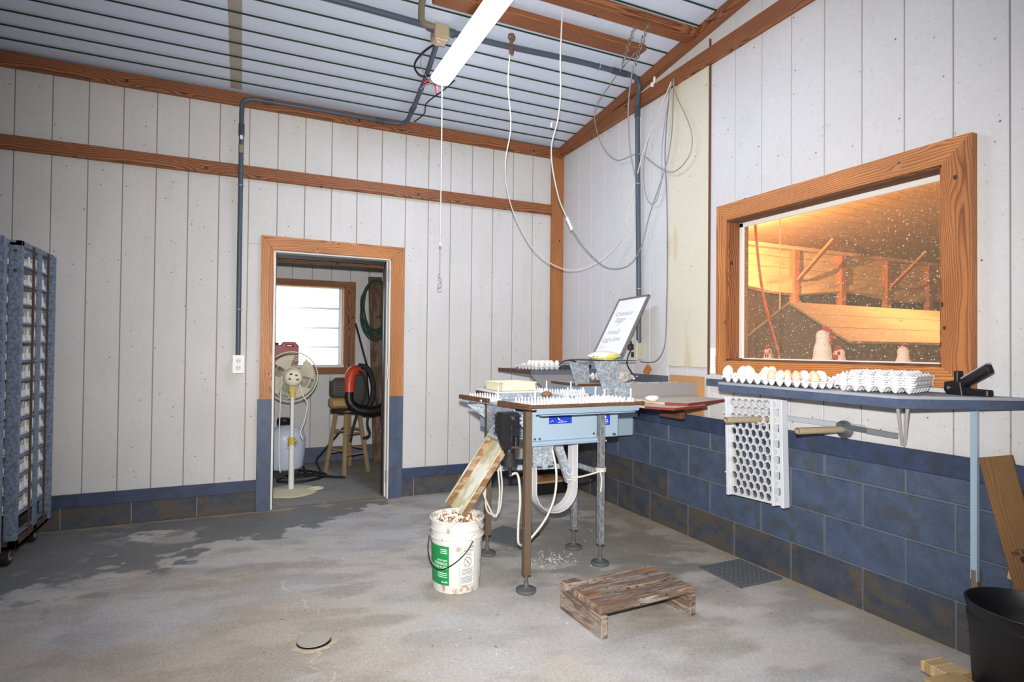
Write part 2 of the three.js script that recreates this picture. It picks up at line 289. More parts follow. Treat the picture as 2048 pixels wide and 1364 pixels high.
// door casing, upper pine and lower blue
const casing = struct('trim_4');
part(casing, 'side_casing', prism([[-2.638, 0.85], [-2.548, 0.85], [-2.548, 2.0], [-2.638, 2.103]], 0.026, 'z', 0, 1), mt.pine2);
part(casing, 'side_casing', prism([[-1.640, 0.85], [-1.532, 0.85], [-1.532, 2.096], [-1.640, 1.995]], 0.026, 'z', 0, 1), mt.pine2);
part(casing, 'head_casing', prism([[-2.638, 2.105], [-2.548, 2.002], [-1.640, 1.997], [-1.532, 2.098]], 0.026, 'z', 0, 0), mt.pine2);
part(casing, 'painted_casing', cbox(-2.65, -2.548, 0, 0.85, 0, 0.026, 0.002), mt.blue, 'blue painted lower casing');
part(casing, 'painted_casing', cbox(-1.640, -1.528, 0, 0.85, 0, 0.026, 0.002), mt.blue, 'blue painted lower casing');
part(casing, 'metal_frame', merge(cbox(-2.548, -2.536, 0, 2.0, -0.12, 0.012, 0.001), cbox(-1.652, -1.640, 0, 1.995, -0.12, 0.012, 0.001), cbox(-2.548, -1.640, 1.985, 1.997, -0.12, 0.012, 0.001),
  cbox(-2.536, -2.530, 0, 1.985, -0.09, -0.05, 0.001), cbox(-1.66, -1.652, 0, 1.985, -0.09, -0.05, 0.001)), mt.white, 'white metal door frame');
part(casing, 'weather_strip', merge(cbox(-2.536, -2.522, 0, 1.985, -0.12, -0.09, 0.001), cbox(-1.67, -1.652, 0, 1.985, -0.12, -0.09, 0.001), cbox(-2.536, -1.652, 1.955, 1.985, -0.12, -0.09, 0.001)), mt.black, 'black door seal');
for (const y of [0.18, 1.05, 1.86]) part(casing, 'hinge', merge(cbox(-1.665, -1.648, y - 0.05, y + 0.05, 0.0, 0.014, 0.002), rod([-1.657, y - 0.055, 0.014], [-1.657, y + 0.055, 0.014], 0.006)), mt.alu);
part(casing, 'inner_jamb', cbox(-1.662, -1.646, 0, 1.96, -0.20, -0.12, 0.003, 1), mt.oldwood, 'dark brown inner jamb'); part(casing, 'inner_jamb', cbox(-2.55, -1.655, 1.93, 1.97, -0.17, -0.12, 0.003, 0), mt.oldwood, 'dark brown inner jamb');

// ---- right wall (x = 0) with the hen-house window
const wallRight = struct('wall_right');
{
  const s = new THREE.Shape([[-0.12, 0], [6.5, 0], [6.5, roofY(6.5) + 0.05], [-0.12, roofY(-0.12) + 0.05]].map(p => new THREE.Vector2(...p)));
  s.holes.push(new THREE.Path([[2.13, 1.19], [2.13, 2.07], [3.36, 2.07], [3.36, 1.19]].map(p => new THREE.Vector2(...p))));
  const g = prep(new THREE.ExtrudeGeometry(s, { depth: 0.12, bevelEnabled: false })); g.applyMatrix4(new THREE.Matrix4().makeBasis(V(0, 0, 1), V(0, 1, 0), V(1, 0, 0))); g.translate(0.016, 0, 0); g.computeVertexNormals(); planarUV(g);
  part(wallRight, 'wall_core', g, mt.grooveR);
}
{
  const edges = [0.0]; for (let k = 1; k < 8; k++) edges.push(0.1215 + 0.2035 * k - 0.0); edges.push(1.545);
  const list = []; for (let i = 0; i < edges.length - 1; i++) list.push([edges[i], edges[i + 1]]);
  for (let k = 0; k < 21; k++) list.push([1.957 + 0.2035 * k, 1.957 + 0.2035 * (k + 1)]);
  for (const [a, b] of list) {
    const top = roofY(a) - 0.01; const add = (y0, y1, za = a, zb = b) => part(wallRight, 'plank', cbox(0, 0.016, y0, y1, za + 0.003, zb - 0.003, 0.002, 2, 0, 0), mt.sidingR);
    if (b > 2.14 && a < 3.35) { add(0.80, 1.16); add(2.10, top); if (a < 2.13) add(1.16, 2.10, a, 2.125); if (b > 3.36) add(1.16, 2.10, 3.365, b); } else add(0.80, top);
  }
  for (const [a, b] of [[1.552, 1.7535], [1.7535, 1.957]]) for (const [y0, y1] of [[0.80, 1.145], [3.16, roofY(a) - 0.01]]) part(wallRight, 'plank', cbox(0, 0.016, y0, y1, a + 0.003, b - 0.003, 0.002, 2, 0, 0), mt.sidingR);
  part(wallRight, 'flat_panel', cbox(-0.012, 0.0, 1.145, 3.16, 1.552, 1.952, 0.002, 2, 0, 0.4), mt.sidingY, 'cream panel with yellow stains');
  part(wallRight, 'panel_trim', cbox(-0.016, 0.0, 1.10, 3.3, 1.9515, 1.9575, 0.001), mt.oldwood);
  for (let c = 0; c < 4; c++) for (let k = -4; k < 14; k++) {
    const z0 = 0.951 + 0.4064 * (k + (c === 1 || c === 3 ? 0.5 : 0)), y0 = [0, 0.2049, 0.4072, 0.6133][c], y1 = [0.2049, 0.4072, 0.6133, 0.816][c];
    const a = Math.max(0, z0) + 0.004, b = Math.min(6.3, z0 + 0.4064) - 0.004; if (b - a < 0.02) continue; const pr = rr(-0.002, 0.002);
    part(wallRight, 'block', cbox(pr, 0.03, y0 + (c ? 0.004 : 0), y1 - 0.004, a, b, 0.004, 2), c === 0 || (c === 1 && z0 < 1.3) ? mt.blueDirty : mt.blue);
  }
  part(wallRight, 'mortar_bed', cbox(0.005, 0.02, 0, 0.81, 0, 6.3, 0), mt.mortar);
}
struct('baseboard_right', cbox(-0.024, 0, 0.728, 0.822, 0, 6.3, 0.003), mt.navy);  // blue cap board over the blocks
struct('trim_5', prism([[0, 3.093], [6.3, 3.20], [6.3, 3.33], [0, 3.18]], 0.038, 'x', -0.038, 2), mt.redwood);   // girt
struct('trim_6', prism([[0.04, roofY(0.04) - 0.085], [6.3, roofY(6.3) - 0.085], [6.3, roofY(6.3) - 0.004], [0.04, roofY(0.04) - 0.004]], 0.045, 'x', -0.045, 2), mt.redwood);   // rake beam
struct('trim_7', cbox(-0.03, 0, 0.83, 2.05, 3.648, 3.74, 0.003), mt.pine);         // casing at the right edge
// window frame
const win = struct('window_1'); {
  const o = [2.05, 3.472, 1.107, 2.169], i = [2.131, 3.357, 1.195, 2.067], X = -0.04, D = 0.04;
  part(win, 'frame_board', prism([[o[0], o[3]], [o[1], o[3]], [i[1] + 0.0, i[3]], [i[0], i[3]]], D, 'x', X, 2), mt.pine2);
  part(win, 'frame_board', prism([[o[0], o[2]], [i[0], i[2]], [i[1], i[2]], [o[1], o[2]]], D, 'x', X, 2), mt.pine2);
  part(win, 'frame_board', prism([[o[0], o[2]], [o[0], o[3]], [i[0], i[3]], [i[0], i[2]]], D, 'x', X, 1), mt.pine2);
  part(win, 'frame_board', prism([[o[1], o[2]], [o[1], o[3]], [i[1], i[3]], [i[1], i[2]]], D, 'x', X, 1), mt.pine);
  part(win, 'jamb', merge(cbox(-0.03, 0.14, i[3] - 0.012, i[3] + 0.006, i[0], i[1]), cbox(-0.03, 0.14, i[2] - 0.006, i[2] + 0.012, i[0], i[1])), mt.oldwood);
  part(win, 'jamb', merge(cbox(-0.03, 0.14, i[2], i[3], i[0] - 0.006, i[0] + 0.012), cbox(-0.03, 0.14, i[2], i[3], i[1] - 0.012, i[1] + 0.006)), mt.redwood);
  part(win, 'glazing_stop', merge(cbox(0.06, 0.075, i[2], i[3], i[0] + 0.012, i[0] + 0.042), cbox(0.06, 0.075, i[3] - 0.04, i[3] - 0.012, i[0] + 0.012, i[1] - 0.012), cbox(0.06, 0.07, i[2] + 0.01, i[2] + 0.018, i[0], i[1])), mt.white, 'white painted glazing stop');
  const pane = part(win, 'pane', cbox(0.078, 0.082, i[2], i[3], i[0], i[1], 0), new THREE.MeshPhysicalMaterial({ color: 0xffffff, roughness: 0.02, transmission: 1, thickness: 0, ior: 1.45 }));
  // dust and droplets stuck on the pane
  const dots = new Uint8Array(1024 * 1024); for (let k = 0; k < 5200; k++) { const x = rnd() * 1024, y = rnd() * 1024, low = rnd(); if (low > 0.35 + 0.65 * fbm(x / 90, y / 90, 8, 3)) continue; const r = rnd() < 0.75 ? 0.9 + rnd() * 0.9 : 1.8 + rnd() * 2.0, w = 110 + 140 * rnd(), e = 0.6 + 0.8 * rnd();
    for (let a = -4; a <= 4; a++) for (let b = -4; b <= 4; b++) { const X = Math.round(x + a), Y = Math.round(y + b); if (X < 0 || Y < 0 || X > 1023 || Y > 1023) continue; if ((X - x) ** 2 * e + (Y - y) ** 2 / e < r * r) dots[Y * 1024 + X] = w; } }
  const dust = tex(1024, 1024, (u, v, a, b) => Math.max(dots[b * 1024 + a], 20 + 34 * noise(u * 500, v * 500, 4)), false);
  const dm = new THREE.MeshStandardMaterial({ color: 0xd8c4a4, roughness: 1, alphaMap: dust, transparent: true, side: THREE.DoubleSide });
  const pg = new THREE.PlaneGeometry(i[1] - i[0], i[3] - i[2]); pg.rotateY(-Math.PI / 2); pg.translate(0.0765, (i[2] + i[3]) / 2, (i[0] + i[1]) / 2); part(win, 'dust', pg, dm).userData.kind = 'stuff';
}
struct('wall_left', cbox(-5.2, -5.0, 0, 4.2, -1.95, 6.5, 0), mt.siding);
struct('wall_front', cbox(-5.2, 0.14, 0, 4.3, 6.3, 6.5, 0), mt.siding);

// ---- ceiling: white vinyl sheet under the roof, twine, seam tape
const ceilMat = new THREE.MeshStandardMaterial({ color: 0xd8e2f6, roughness: 0.5, bumpMap: T.vinyl, bumpScale: 0.012, side: THREE.DoubleSide });
{ const t = T.vinyl.clone(); t.repeat.set(1 / 1.2, 1 / 1.2); t.needsUpdate = true; ceilMat.bumpMap = t; }
const ceiling = struct('ceiling', prism([[-0.13, roofY(-0.13)], [6.5, roofY(6.5)], [6.5, roofY(6.5) + 0.1], [-0.13, roofY(-0.13) + 0.1]], 5.2, 'x', -5.2, 2), ceilMat);
for (let k = 0; k < 30; k++) { const z = 0.004 + 0.157 * k, y = roofY(z) - 0.006; part(ceiling, 'twine', tube([[-5, y, z], [-3.4, y - 0.006, z], [-1.7, y - 0.004, z], [-0.03, y, z]], 0.0055, 12, 5), mt.string); }
part(ceiling, 'seam_tape', prism([[0.04, roofY(0.04) - 0.002], [6.3, roofY(6.3) - 0.002], [6.3, roofY(6.3) - 0.001], [0.04, roofY(0.04) - 0.001]], 0.078, 'x', -2.868, 2), MT(T.sidingR, 1.2, 1.2, 0.7, { color: 0xcfc4b8 }));
struct('trim_8', cbox(-5, -0.045, roofY(1.82) - 0.06, roofY(1.82) - 0.012, 1.766, 1.89, 0.004), mt.redwood);   // joist
struct('trim_9', cbox(-1.76, -0.27, roofY(1.56) - 0.062, roofY(1.56) - 0.022, 1.50, 1.632, 0.006), mt.redwood);   // board screwed under the sheet

// ---- storeroom behind the door
const wallOuter = struct('wall_outer', merge(cbox(-5.1, -2.9, 0, 2.95, -1.95, -1.812, 0), cbox(-2.9, -1.733, 0, 1.03, -1.95, -1.812, 0), cbox(-2.9, -1.733, 1.92, 2.95, -1.95, -1.812, 0), cbox(-1.733, 0.14, 0, 2.95, -1.95, -1.812, 0)), mt.groove);
for (let k = 0; k < 14; k++) { const x0 = -3.3 + 0.2032 * k, x1 = Math.min(-0.9, x0 + 0.2032); if (x1 - x0 < 0.02) continue; const w = x1 > -2.9 && x0 < -1.733; const add = (y0, y1, a = x0, b = x1) => part(wallOuter, 'plank', cbox(a + 0.003, b - 0.003, y0, y1, -1.812, -1.8, 0.002, 0, 0, 0), mt.sidingR);
  if (w) { add(0.16, 1.03); add(1.92, 2.7); if (x1 > -1.733) add(1.03, 1.92, -1.733, x1); if (x0 < -2.9) add(1.03, 1.92, x0, -2.9); } else add(0.16, 2.7); }
struct('baseboard_outer', cbox(-3.3, -0.9, 0, 0.16, -1.80, -1.782, 0.003), mt.blue);
struct('wall_storeroom_left', cbox(-3.42, -3.3, 0, 2.75, -1.812, -0.12, 0), mt.sidingR);
struct('wall_storeroom_right', cbox(-0.9, -0.78, 0, 2.75, -1.812, -0.12, 0), mt.sidingR);
struct('ceiling_storeroom', prism([[-1.95, 2.60], [-0.12, 2.72], [-0.12, 2.8], [-1.95, 2.68]], 5.3, 'x', -5.2, 2), mt.oldwood);
struct('ceiling_eave', prism([[-2.3, roofY(-2.3) - 0.02], [-0.12, roofY(-0.12)], [-0.12, roofY(-0.12) + 0.1], [-2.3, roofY(-2.3) + 0.08]], 5.3, 'x', -5.2, 2), mt.oldwood);
const win2 = struct('window_2'); {
  const z = -1.8, f = 0.02, O = [-3.0, -1.617, 0.975, 1.983], I = [-2.9, -1.733, 1.03, 1.92];
  part(win2, 'frame_board', cbox(O[0], O[1], I[3], O[3], z, z + f, 0.002), mt.redwood); part(win2, 'frame_board', cbox(O[0], O[1], O[2] - 0.02, I[2], z, z + f, 0.002), mt.redwood);
  part(win2, 'frame_board', cbox(I[1], O[1], I[2], I[3], z, z + f, 0.002, 1), mt.redwood); part(win2, 'frame_board', cbox(O[0], I[0], I[2], I[3], z, z + f, 0.002, 1), mt.redwood);
  part(win2, 'jamb', merge(cbox(I[1] - 0.012, I[1], I[2], I[3], -1.95, z), cbox(I[0], I[0] + 0.012, I[2], I[3], -1.95, z), cbox(I[0], I[1], I[3] - 0.012, I[3], -1.95, z)), mt.pine2);
  part(win2, 'sill', cbox(I[0], I[1], I[2], I[2] + 0.03, -1.95, z + 0.01, 0.003), mt.white, 'white window sill');
  part(win2, 'side_channel', merge(cbox(I[1] - 0.05, I[1] - 0.012, I[2] + 0.03, I[3] - 0.012, -1.93, -1.90), cbox(I[0] + 0.012, I[0] + 0.05, I[2] + 0.03, I[3] - 0.012, -1.93, -1.90)), mt.alu);
  const glass = new THREE.MeshPhysicalMaterial({ color: 0xf4fbff, roughness: 0.55, transmission: 1, thickness: 0, ior: 1.3 });
  const ys = [1.06, 1.255, 1.468, 1.685, 1.908];
  for (let k = 0; k < 4; k++) { part(win2, 'pane', beam([I[0] + 0.05, (ys[k] + ys[k + 1]) / 2, -1.915], [I[1] - 0.05, (ys[k] + ys[k + 1]) / 2, -1.915], 0.004, ys[k + 1] - ys[k] + 0.01, 0, 0.05), glass);
    if (k) part(win2, 'slat_clip_rail', cbox(I[0] + 0.05, I[1] - 0.05, ys[k] - 0.011, ys[k] + 0.011, -1.93, -1.895, 0.002), mt.alu); }
}
const ground = struct('ground', cbox(-14, 14, -0.4, -0.3, -20, -1.96, 0), M(0x8f9a72, 0.95));
// ================================================================ HEN HOUSE beyond the window
const houseFloor = struct('floor_hen_house', cbox(0.14, 11, 0.67, 0.83, -1.8, 6.3, 0), M(0x8a7a62, 0.95));
const houseWall = struct('wall_hen_house', cbox(0.14, 11, 0.0, 2.95, -1.95, -1.84, 0), M(0x2e2118, 0.95));
for (let x = 0.6; x < 10.8; x += 1.2) for (let r = 0; r < 3; r++) part(houseWall, 'plank', cbox(x + 0.004, x + 1.196, 2.44 + r * 0.175, 2.44 + r * 0.175 + 0.171, -1.84, -1.82, 0.003), MTplank());
function MTplank() { return mt.plankWarm || (mt.plankWarm = MT(T.plankWarm, 1.6, 0.3, 0.8)); }
for (const x of [4.2, 5.36, 6.5, 7.72, 8.95]) part(houseWall, 'post', cbox(x - 0.06, x + 0.06, 0.88, 2.93, -1.82, -1.72, 0.004), mt.pine);
part(houseWall, 'top_plate', cbox(0.14, 11, 2.9, 2.96, -1.84, -1.70, 0.004), MTplank());
for (const x of [5.36, 7.72]) part(houseWall, 'brace', beam([x, 2.42, -1.7], [x + 0.1, 3.0, -1.15], 0.09, 0.04), mt.pine);
{ // rolled curtain hanging along the opening
  const P = []; const n = 120; const prof = [[0, 2.45], [0.05, 2.40], [0.03, 2.33], [0.055, 2.27], [0.0, 2.24]];
  const rows = []; for (let i = 0; i <= n; i++) { const x = 0.3 + i * 10.4 / n; rows.push(prof.map(([z, y], k) => [x, y + (k > 2 ? 0.05 * Math.sin(x * 2.1) - 0.02 : 0.008 * Math.sin(x * 5 + k)), -1.80 + z + 0.01 * Math.sin(x * 9 + k * 2)])); }
  for (let i = 0; i < n; i++) for (let k = 0; k < 4; k++) { const a = rows[i][k], b = rows[i + 1][k], c = rows[i + 1][k + 1], d = rows[i][k + 1]; P.push(...a, ...d, ...b, ...b, ...d, ...c); }
  part(houseWall, 'curtain', finish(P, 0), M(0xc0a47c, 0.9), 'gathered curtain');
}
const houseCeil = struct('ceiling_hen_house', prism([[-2.2, roofY(-2.2) + 0.02], [6.5, roofY(6.5) + 0.02], [6.5, roofY(6.5) + 0.12], [-2.2, roofY(-2.2) + 0.12]], 10.9, 'x', 0.14, 0), M(0x5a4632, 0.9));
for (let z = -1.8; z < 4.6; z += 0.2) part(houseCeil, 'plank', prism([[z + 0.004, roofY(z)], [z + 0.196, roofY(z + 0.196)], [z + 0.196, roofY(z + 0.196) + 0.018], [z + 0.004, roofY(z) + 0.018]], 10.86, 'x', 0.14, 0), mt.fir);
struct('wall_hen_house_end', cbox(10.9, 11, 0, 4.2, -1.95, 6.5, 0), M(0x5c4630, 0.9));
struct('wall_hen_house_front', cbox(0.14, 11, 0, 4.2, 6.3, 6.5, 0), M(0x5c4630, 0.9));
{ // gabled nest box
  const t = thing('nest_box', 'long gabled nest box with brown roof boards behind the window glass', 'nest box', [0, 0, 0]);
  const z0 = 1.03, z1 = 2.06, zc = 1.545, yb = 1.32, yr = 1.63, x0 = 1.22, x1 = 6.4;
  part(t, 'gable_end', prism([[z0 + 0.02, 0.9], [z1 - 0.02, 0.9], [z1 - 0.02, yb], [zc, yr - 0.01], [z0 + 0.02, yb]], 0.02, 'x', x0, 2), M(0x4c4038, 0.9), 'dark grey gable end');
  const dy = (yr - yb) / 3, dz = (z1 - zc) / 3;
  for (let k = 0; k < 3; k++) for (const s of [1, -1]) { const za = zc + s * dz * k, zb = zc + s * dz * (k + 1), ya = yr - dy * k + 0.004 * (2 - k), yb2 = yr - dy * (k + 1) + 0.004 * (2 - k);
    part(t, 'roof_board', prism([[za, ya], [zb, yb2], [zb, yb2 + 0.018], [za, ya + 0.018]], x1 - x0, 'x', x0, 0), mt.fir); }
  part(t, 'side_wall', cbox(x0 + 0.02, x1, 0.9, yb, z1 - 0.04, z1 - 0.02, 0.002), M(0x57504a, 0.9)); part(t, 'side_wall', cbox(x0 + 0.02, x1, 0.9, yb, z0 + 0.02, z0 + 0.04, 0.002), M(0x57504a, 0.9));
}
single('feeder_rope', 'orange rope slanting down behind the left of the window pane', 'rope', tube([[1.2, 2.75, 1.20], [1.2, 2.2, 1.24], [1.2, 1.7, 1.32], [1.2, 1.207, 1.483], [1.2, 0.9, 1.53]], 0.011, 20, 6), M(0xb8552a, 0.7));
single('drop_cord', 'thin pale cord hanging straight down behind the window pane', 'cord', rod([1.6, 1.45, 1.14], [1.6, 3.32, 1.14], 0.005), M(0xe0c48a, 0.7));
function houseLamp(p, I, label) {
  const t = thing('light_bulb', label, 'lamp', p);
  part(t, 'bulb', lathe([[0.001, -0.055], [0.02, -0.05], [0.032, -0.03], [0.032, -0.01], [0.018, 0.02], [0.014, 0.04]], 16), new THREE.MeshStandardMaterial({ color: 0xffffff, emissive: 0xffc27a, emissiveIntensity: 6 }));
  part(t, 'socket', rod([0, 0.035, 0], [0, 0.09, 0], 0.02), mt.darkGrey);
  part(t, 'cable', rod([0, 0.09, 0], [0, roofY(p[2]) - p[1], 0], 0.004), mt.darkGrey);
  const l = new THREE.PointLight(0xffc088, I); l.position.set(0, -0.02, 0); l.castShadow = true; t.add(l);
}
houseLamp([3.0, 2.78, -0.62], 66, 'glowing bulb under the hen-house ceiling, upper left behind the glass');
houseLamp([2.6, 2.42, 2.15], 15, 'glowing bulb in the hen house at the right behind the glass');

// ---- hens
const henWhite = M(0xeae0d2, 0.9), henRed = M(0xb52a2a, 0.6);
function makeHen(label, hd = 0) { // hd turns the head on the neck
  const hx = Math.cos(hd), hz = Math.sin(hd), hp = (f, y, s = 0) => [0.088 + f * hx - s * hz, y, f * hz + s * hx], turn = g => prep(g).rotateY(-hd).translate(0.088, 0, 0);
  const t = thing('hen', label, 'chicken', [0, 0, 0], 'white hens behind the window');
  const g = sdf((x, y, z) => {
    let d = cap(x, y, z, [0.0, 0.20, 0], [-0.09, 0.23, 0], 0.095, 0.075);                 // trunk (facing +x)
    d = smin(d, cap(x, y, z, [-0.12, 0.25, 0], [-0.22, 0.34, 0], 0.055, 0.018), 0.05);      // tail
    d = smin(d, cap(x, y, z, [0.06, 0.24, 0], [0.085, 0.36, 0], 0.062, 0.034), 0.05);       // neck
    d = smin(d, cap(x, y, z, [0.085, 0.36, 0], [0.088, 0.425, 0], 0.034, 0.026), 0.02);
    d = smin(d, cap(x, y, z, hp(0, 0.432), hp(0.024, 0.43), 0.027, 0.020), 0.012);    // head
    for (const s of [-1, 1]) { d = smin(d, cap(x, y, z, [0.0, 0.21, s * 0.075], [-0.12, 0.21, s * 0.07], 0.05, 0.02), 0.03);
      d = smin(d, cap(x, y, z, [0.0, 0.13, s * 0.045], [0.01, 0.08, s * 0.045], 0.035, 0.012), 0.02); }
    return d;
  }, [-0.27, -0.0, -0.27], [0.27, 0.5, 0.27], 64, henWhite);
  part(t, 'body', g, henWhite);
  part(t, 'comb', turn(poly([[0.040, 0.447], [0.044, 0.462], [0.036, 0.460], [0.033, 0.474], [0.024, 0.464], [0.018, 0.480], [0.011, 0.465], [0.001, 0.474], [0.0, 0.452], [0.022, 0.448]], 0.006, 0.002).translate(0, 0, -0.003)), henRed, 'red comb');
  const ball = (sx, sy, sz, x, y, z) => { const e = new THREE.SphereGeometry(1, 10, 8); e.scale(sx, sy, sz); e.translate(x, y, z); return e; };
  part(t, 'wattle', turn(merge(...[-1, 1].flatMap(s => [ball(0.012, 0.02, 0.006, 0.034, 0.402, s * 0.008), ball(0.014, 0.014, 0.004, 0.027, 0.428, s * 0.020)]))), henRed, 'red wattles and face');
  part(t, 'beak', turn(rod([0.040, 0.428, 0], [0.067, 0.42, 0], 0.009, 0.001, 8)), M(0xd9b877, 0.5));
  for (const s of [-1, 1]) part(t, 'eye', turn(ball(0.0042, 0.0042, 0.0042, 0.028, 0.436, s * 0.023)), mt.black);
  for (const s of [-1, 1]) part(t, 'leg', merge(rod([0.01, 0.09, s * 0.045], [0.015, 0.008, s * 0.045], 0.007, 0.006), ...[-0.5, 0, 0.5, Math.PI].map(a => rod([0.015, 0.006, s * 0.045], [0.015 + 0.04 * Math.cos(a), 0.004, s * 0.045 + 0.04 * Math.sin(a)], 0.005, 0.003))), M(0xd0a54a, 0.7));
  return t;
}
const hen = makeHen('white hen with a red comb standing upright close behind the window', -2.06);
hen.position.set(0.37, 0.832, 2.487); hen.scale.setScalar(1.2); hen.rotation.y = 3.785;
const hen2 = makeHen('hen head with red face low beside the upright hen', 0); hen2.position.set(0.9, 0.832, 2.30); hen2.rotation.y = 2.9; hen2.scale.setScalar(0.97);
for (const [x, z, a, k, l] of [[0.58, 2.83, 2.55, 1.0, 'hen with pale neck at the right end of the window pane'], [0.95, 1.62, -0.4, 0.98, 'faint hen low in the left corner of the window pane']]) { const c = copyThing(hen2, l); c.position.set(x, 0.832, z); c.rotation.y = a; c.scale.setScalar(k); }
// ================================================================ CEILING LAMP, CONDUIT, CABLES
function tubeLamp(p, ry, rx, label, I, L = 1.24) {
  const t = thing('fluorescent_light', label, 'lamp', p, null, 0); t.rotation.set(rx, ry, 0, 'YXZ');
  part(t, 'housing', merge(poly([[-0.075, 0.03], [0.075, 0.03], [0.06, 0.055], [-0.06, 0.055]], L).translate(0, 0, 0)), mt.white);
  const prof = []; for (let i = 0; i <= 10; i++) { const a = Math.PI * i / 10; prof.push([0.074 * Math.cos(a), 0.03 - 0.05 * Math.sin(a) ** 0.7]); }
  part(t, 'diffuser', poly(prof, L - 0.02).translate(0, 0, 0.01), new THREE.MeshStandardMaterial({ color: 0xffffff, emissive: 0xf2f5ff, emissiveIntensity: 2.6, roughness: 0.4 }), 'bright white diffuser');
  part(t, 'end_cap', merge(poly(prof.map(q => [q[0] * 1.03, q[1] - 0.001]), 0.012).translate(0, 0, -0.002), poly(prof.map(q => [q[0] * 1.03, q[1] - 0.001]), 0.012).translate(0, 0, L - 0.01)), M(0xb9b4ae, 0.6));
  const l = new THREE.RectAreaLight(0xd3e0ff, I, 0.14, L - 0.02); l.position.set(0, -0.024, L / 2); l.rotation.x = -Math.PI / 2; t.add(l);
  return t;
}
const lamp = tubeLamp([-1.497, 3.16, 0.85], 0.073, -0.12, 'bright fluorescent ceiling light with a white diffuser', 44);
part(lamp, 'wire_connector', merge(rod([-0.11, -0.005, -0.03], [-0.08, 0.012, 0.0], 0.012, 0.005)), mt.red, 'red wire nut');
part(lamp, 'wire_connector', merge(rod([-0.02, -0.07, -0.02], [-0.025, -0.02, -0.01], 0.006, 0.012)), mt.red, 'red wire nut');
part(lamp, 'lead_wire', merge(tube([[-0.17, 0.12, 0.13], [-0.17, 0.07, 0.07], [-0.10, 0.02, 0.0], [-0.03, -0.02, -0.01], [0.0, 0.02, 0.0]], 0.003, 20, 5), tube([[-0.13, -0.05, -0.05], [-0.1, -0.02, -0.03], [-0.05, 0.0, 0]], 0.003, 10, 5)), mt.wire);
tubeLamp([-1.35, 3.42, 3.45], 0.0, -0.12, 'second fluorescent ceiling light hanging behind the viewer', 7);

function strapClips(t, pts, ax) { for (const p of pts) part(t, 'strap', merge(new THREE.TorusGeometry(0.021, 0.004, 6, 14).rotateX(ax === 'y' ? Math.PI / 2 : 0).rotateY(ax === 'x' ? Math.PI / 2 : 0).translate(...p)), mt.alu); }
{ // conduit from the ceiling box, along the crown and down to the outlet
  const t = thing('electrical_conduit', 'grey conduit running from ceiling box down the back wall to the outlet', 'conduit');
  const r = 0.0175, z = 0.055;
  part(t, 'pipe', tube([[-2.787, 1.13, z - 0.025], [-2.789, 2.0, z - 0.02], [-2.789, 2.9, z]], r, 24, 12), mt.conduit);
  part(t, 'elbow', tube([[-2.789, 2.9, z], [-2.789, 3.02, z], [-2.78, 3.085, z + 0.004], [-2.735, 3.115, z + 0.006], [-2.6, 3.12, z + 0.006]], r, 24, 12), mt.conduit);
  part(t, 'pipe', tube([[-2.6, 3.12, z + 0.006], [-2.2, 3.125, z + 0.004], [-1.76, 3.125, z]], r, 24, 12), mt.conduit);
  part(t, 'elbow', tube([[-1.76, 3.125, z], [-1.62, 3.126, z + 0.006], [-1.56, 3.132, z + 0.045], [-1.548, 3.148, 0.2], [-1.55, 3.164, 0.3]], r, 24, 12), mt.conduit);
  part(t, 'pipe', tube([[-1.55, 3.164, 0.3], [-1.575, 3.22, 0.72], [-1.622, 3.285, 1.2]], r, 24, 12), mt.conduit);
  part(t, 'coupling', merge(rod([-2.789, 2.83, z], [-2.789, 2.92, z], 0.0215, 0.0215, 14), rod([-2.65, 3.118, z + 0.006], [-2.57, 3.121, z + 0.006], 0.0215, 0.0215, 14), rod([-1.79, 3.125, z], [-1.72, 3.125, z], 0.0215, 0.0215, 14), rod([-1.553, 3.16, 0.27], [-1.549, 3.175, 0.35], 0.0215, 0.0215, 14)), M(0x3d4653, 0.45));
  part(t, 'tape_patch', rod([-2.789, 2.70, z - 0.003], [-2.789, 2.76, z - 0.002], 0.0205, 0.0205, 14), M(0x8b8a6a, 0.6), 'olive tape patch');
  part(t, 'tag', cbox(-2.799, -2.779, 2.80, 2.88, z + 0.016, z + 0.019, 0.001), mt.white, 'white paper tag');
  strapClips(t, [[-2.789, 2.46, z - 0.015], [-2.788, 1.53, z - 0.022], [-1.568, 3.205, 0.6]], 'y');
}
{ const t = thing('electrical_outlet', 'white double wall outlet below the grey conduit', 'outlet', [-2.784, 1.12, 0.0]);
  part(t, 'box', cbox(-0.036, 0.036, -0.062, 0.062, 0, 0.05, 0.003), M(0xd9d6cf, 0.5)); part(t, 'cover_plate', cbox(-0.04, 0.04, -0.068, 0.068, 0.05, 0.056, 0.002), mt.whitePlastic);
  for (const y of [-0.026, 0.026]) { const s = part(t, 'socket', lathe([[0.001, 0], [0.018, 0], [0.016, 0.003], [0.001, 0.003]], 16).rotateX(Math.PI / 2).translate(0, y, 0.056), mt.white); part(s, 'slot', merge(cbox(-0.008, -0.005, y - 0.002, y + 0.007, 0.0585, 0.0598, 0), cbox(0.005, 0.008, y - 0.002, y + 0.007, 0.0585, 0.0598, 0), cbox(-0.002, 0.002, y - 0.011, y - 0.007, 0.0585, 0.0598, 0)), mt.black); } }
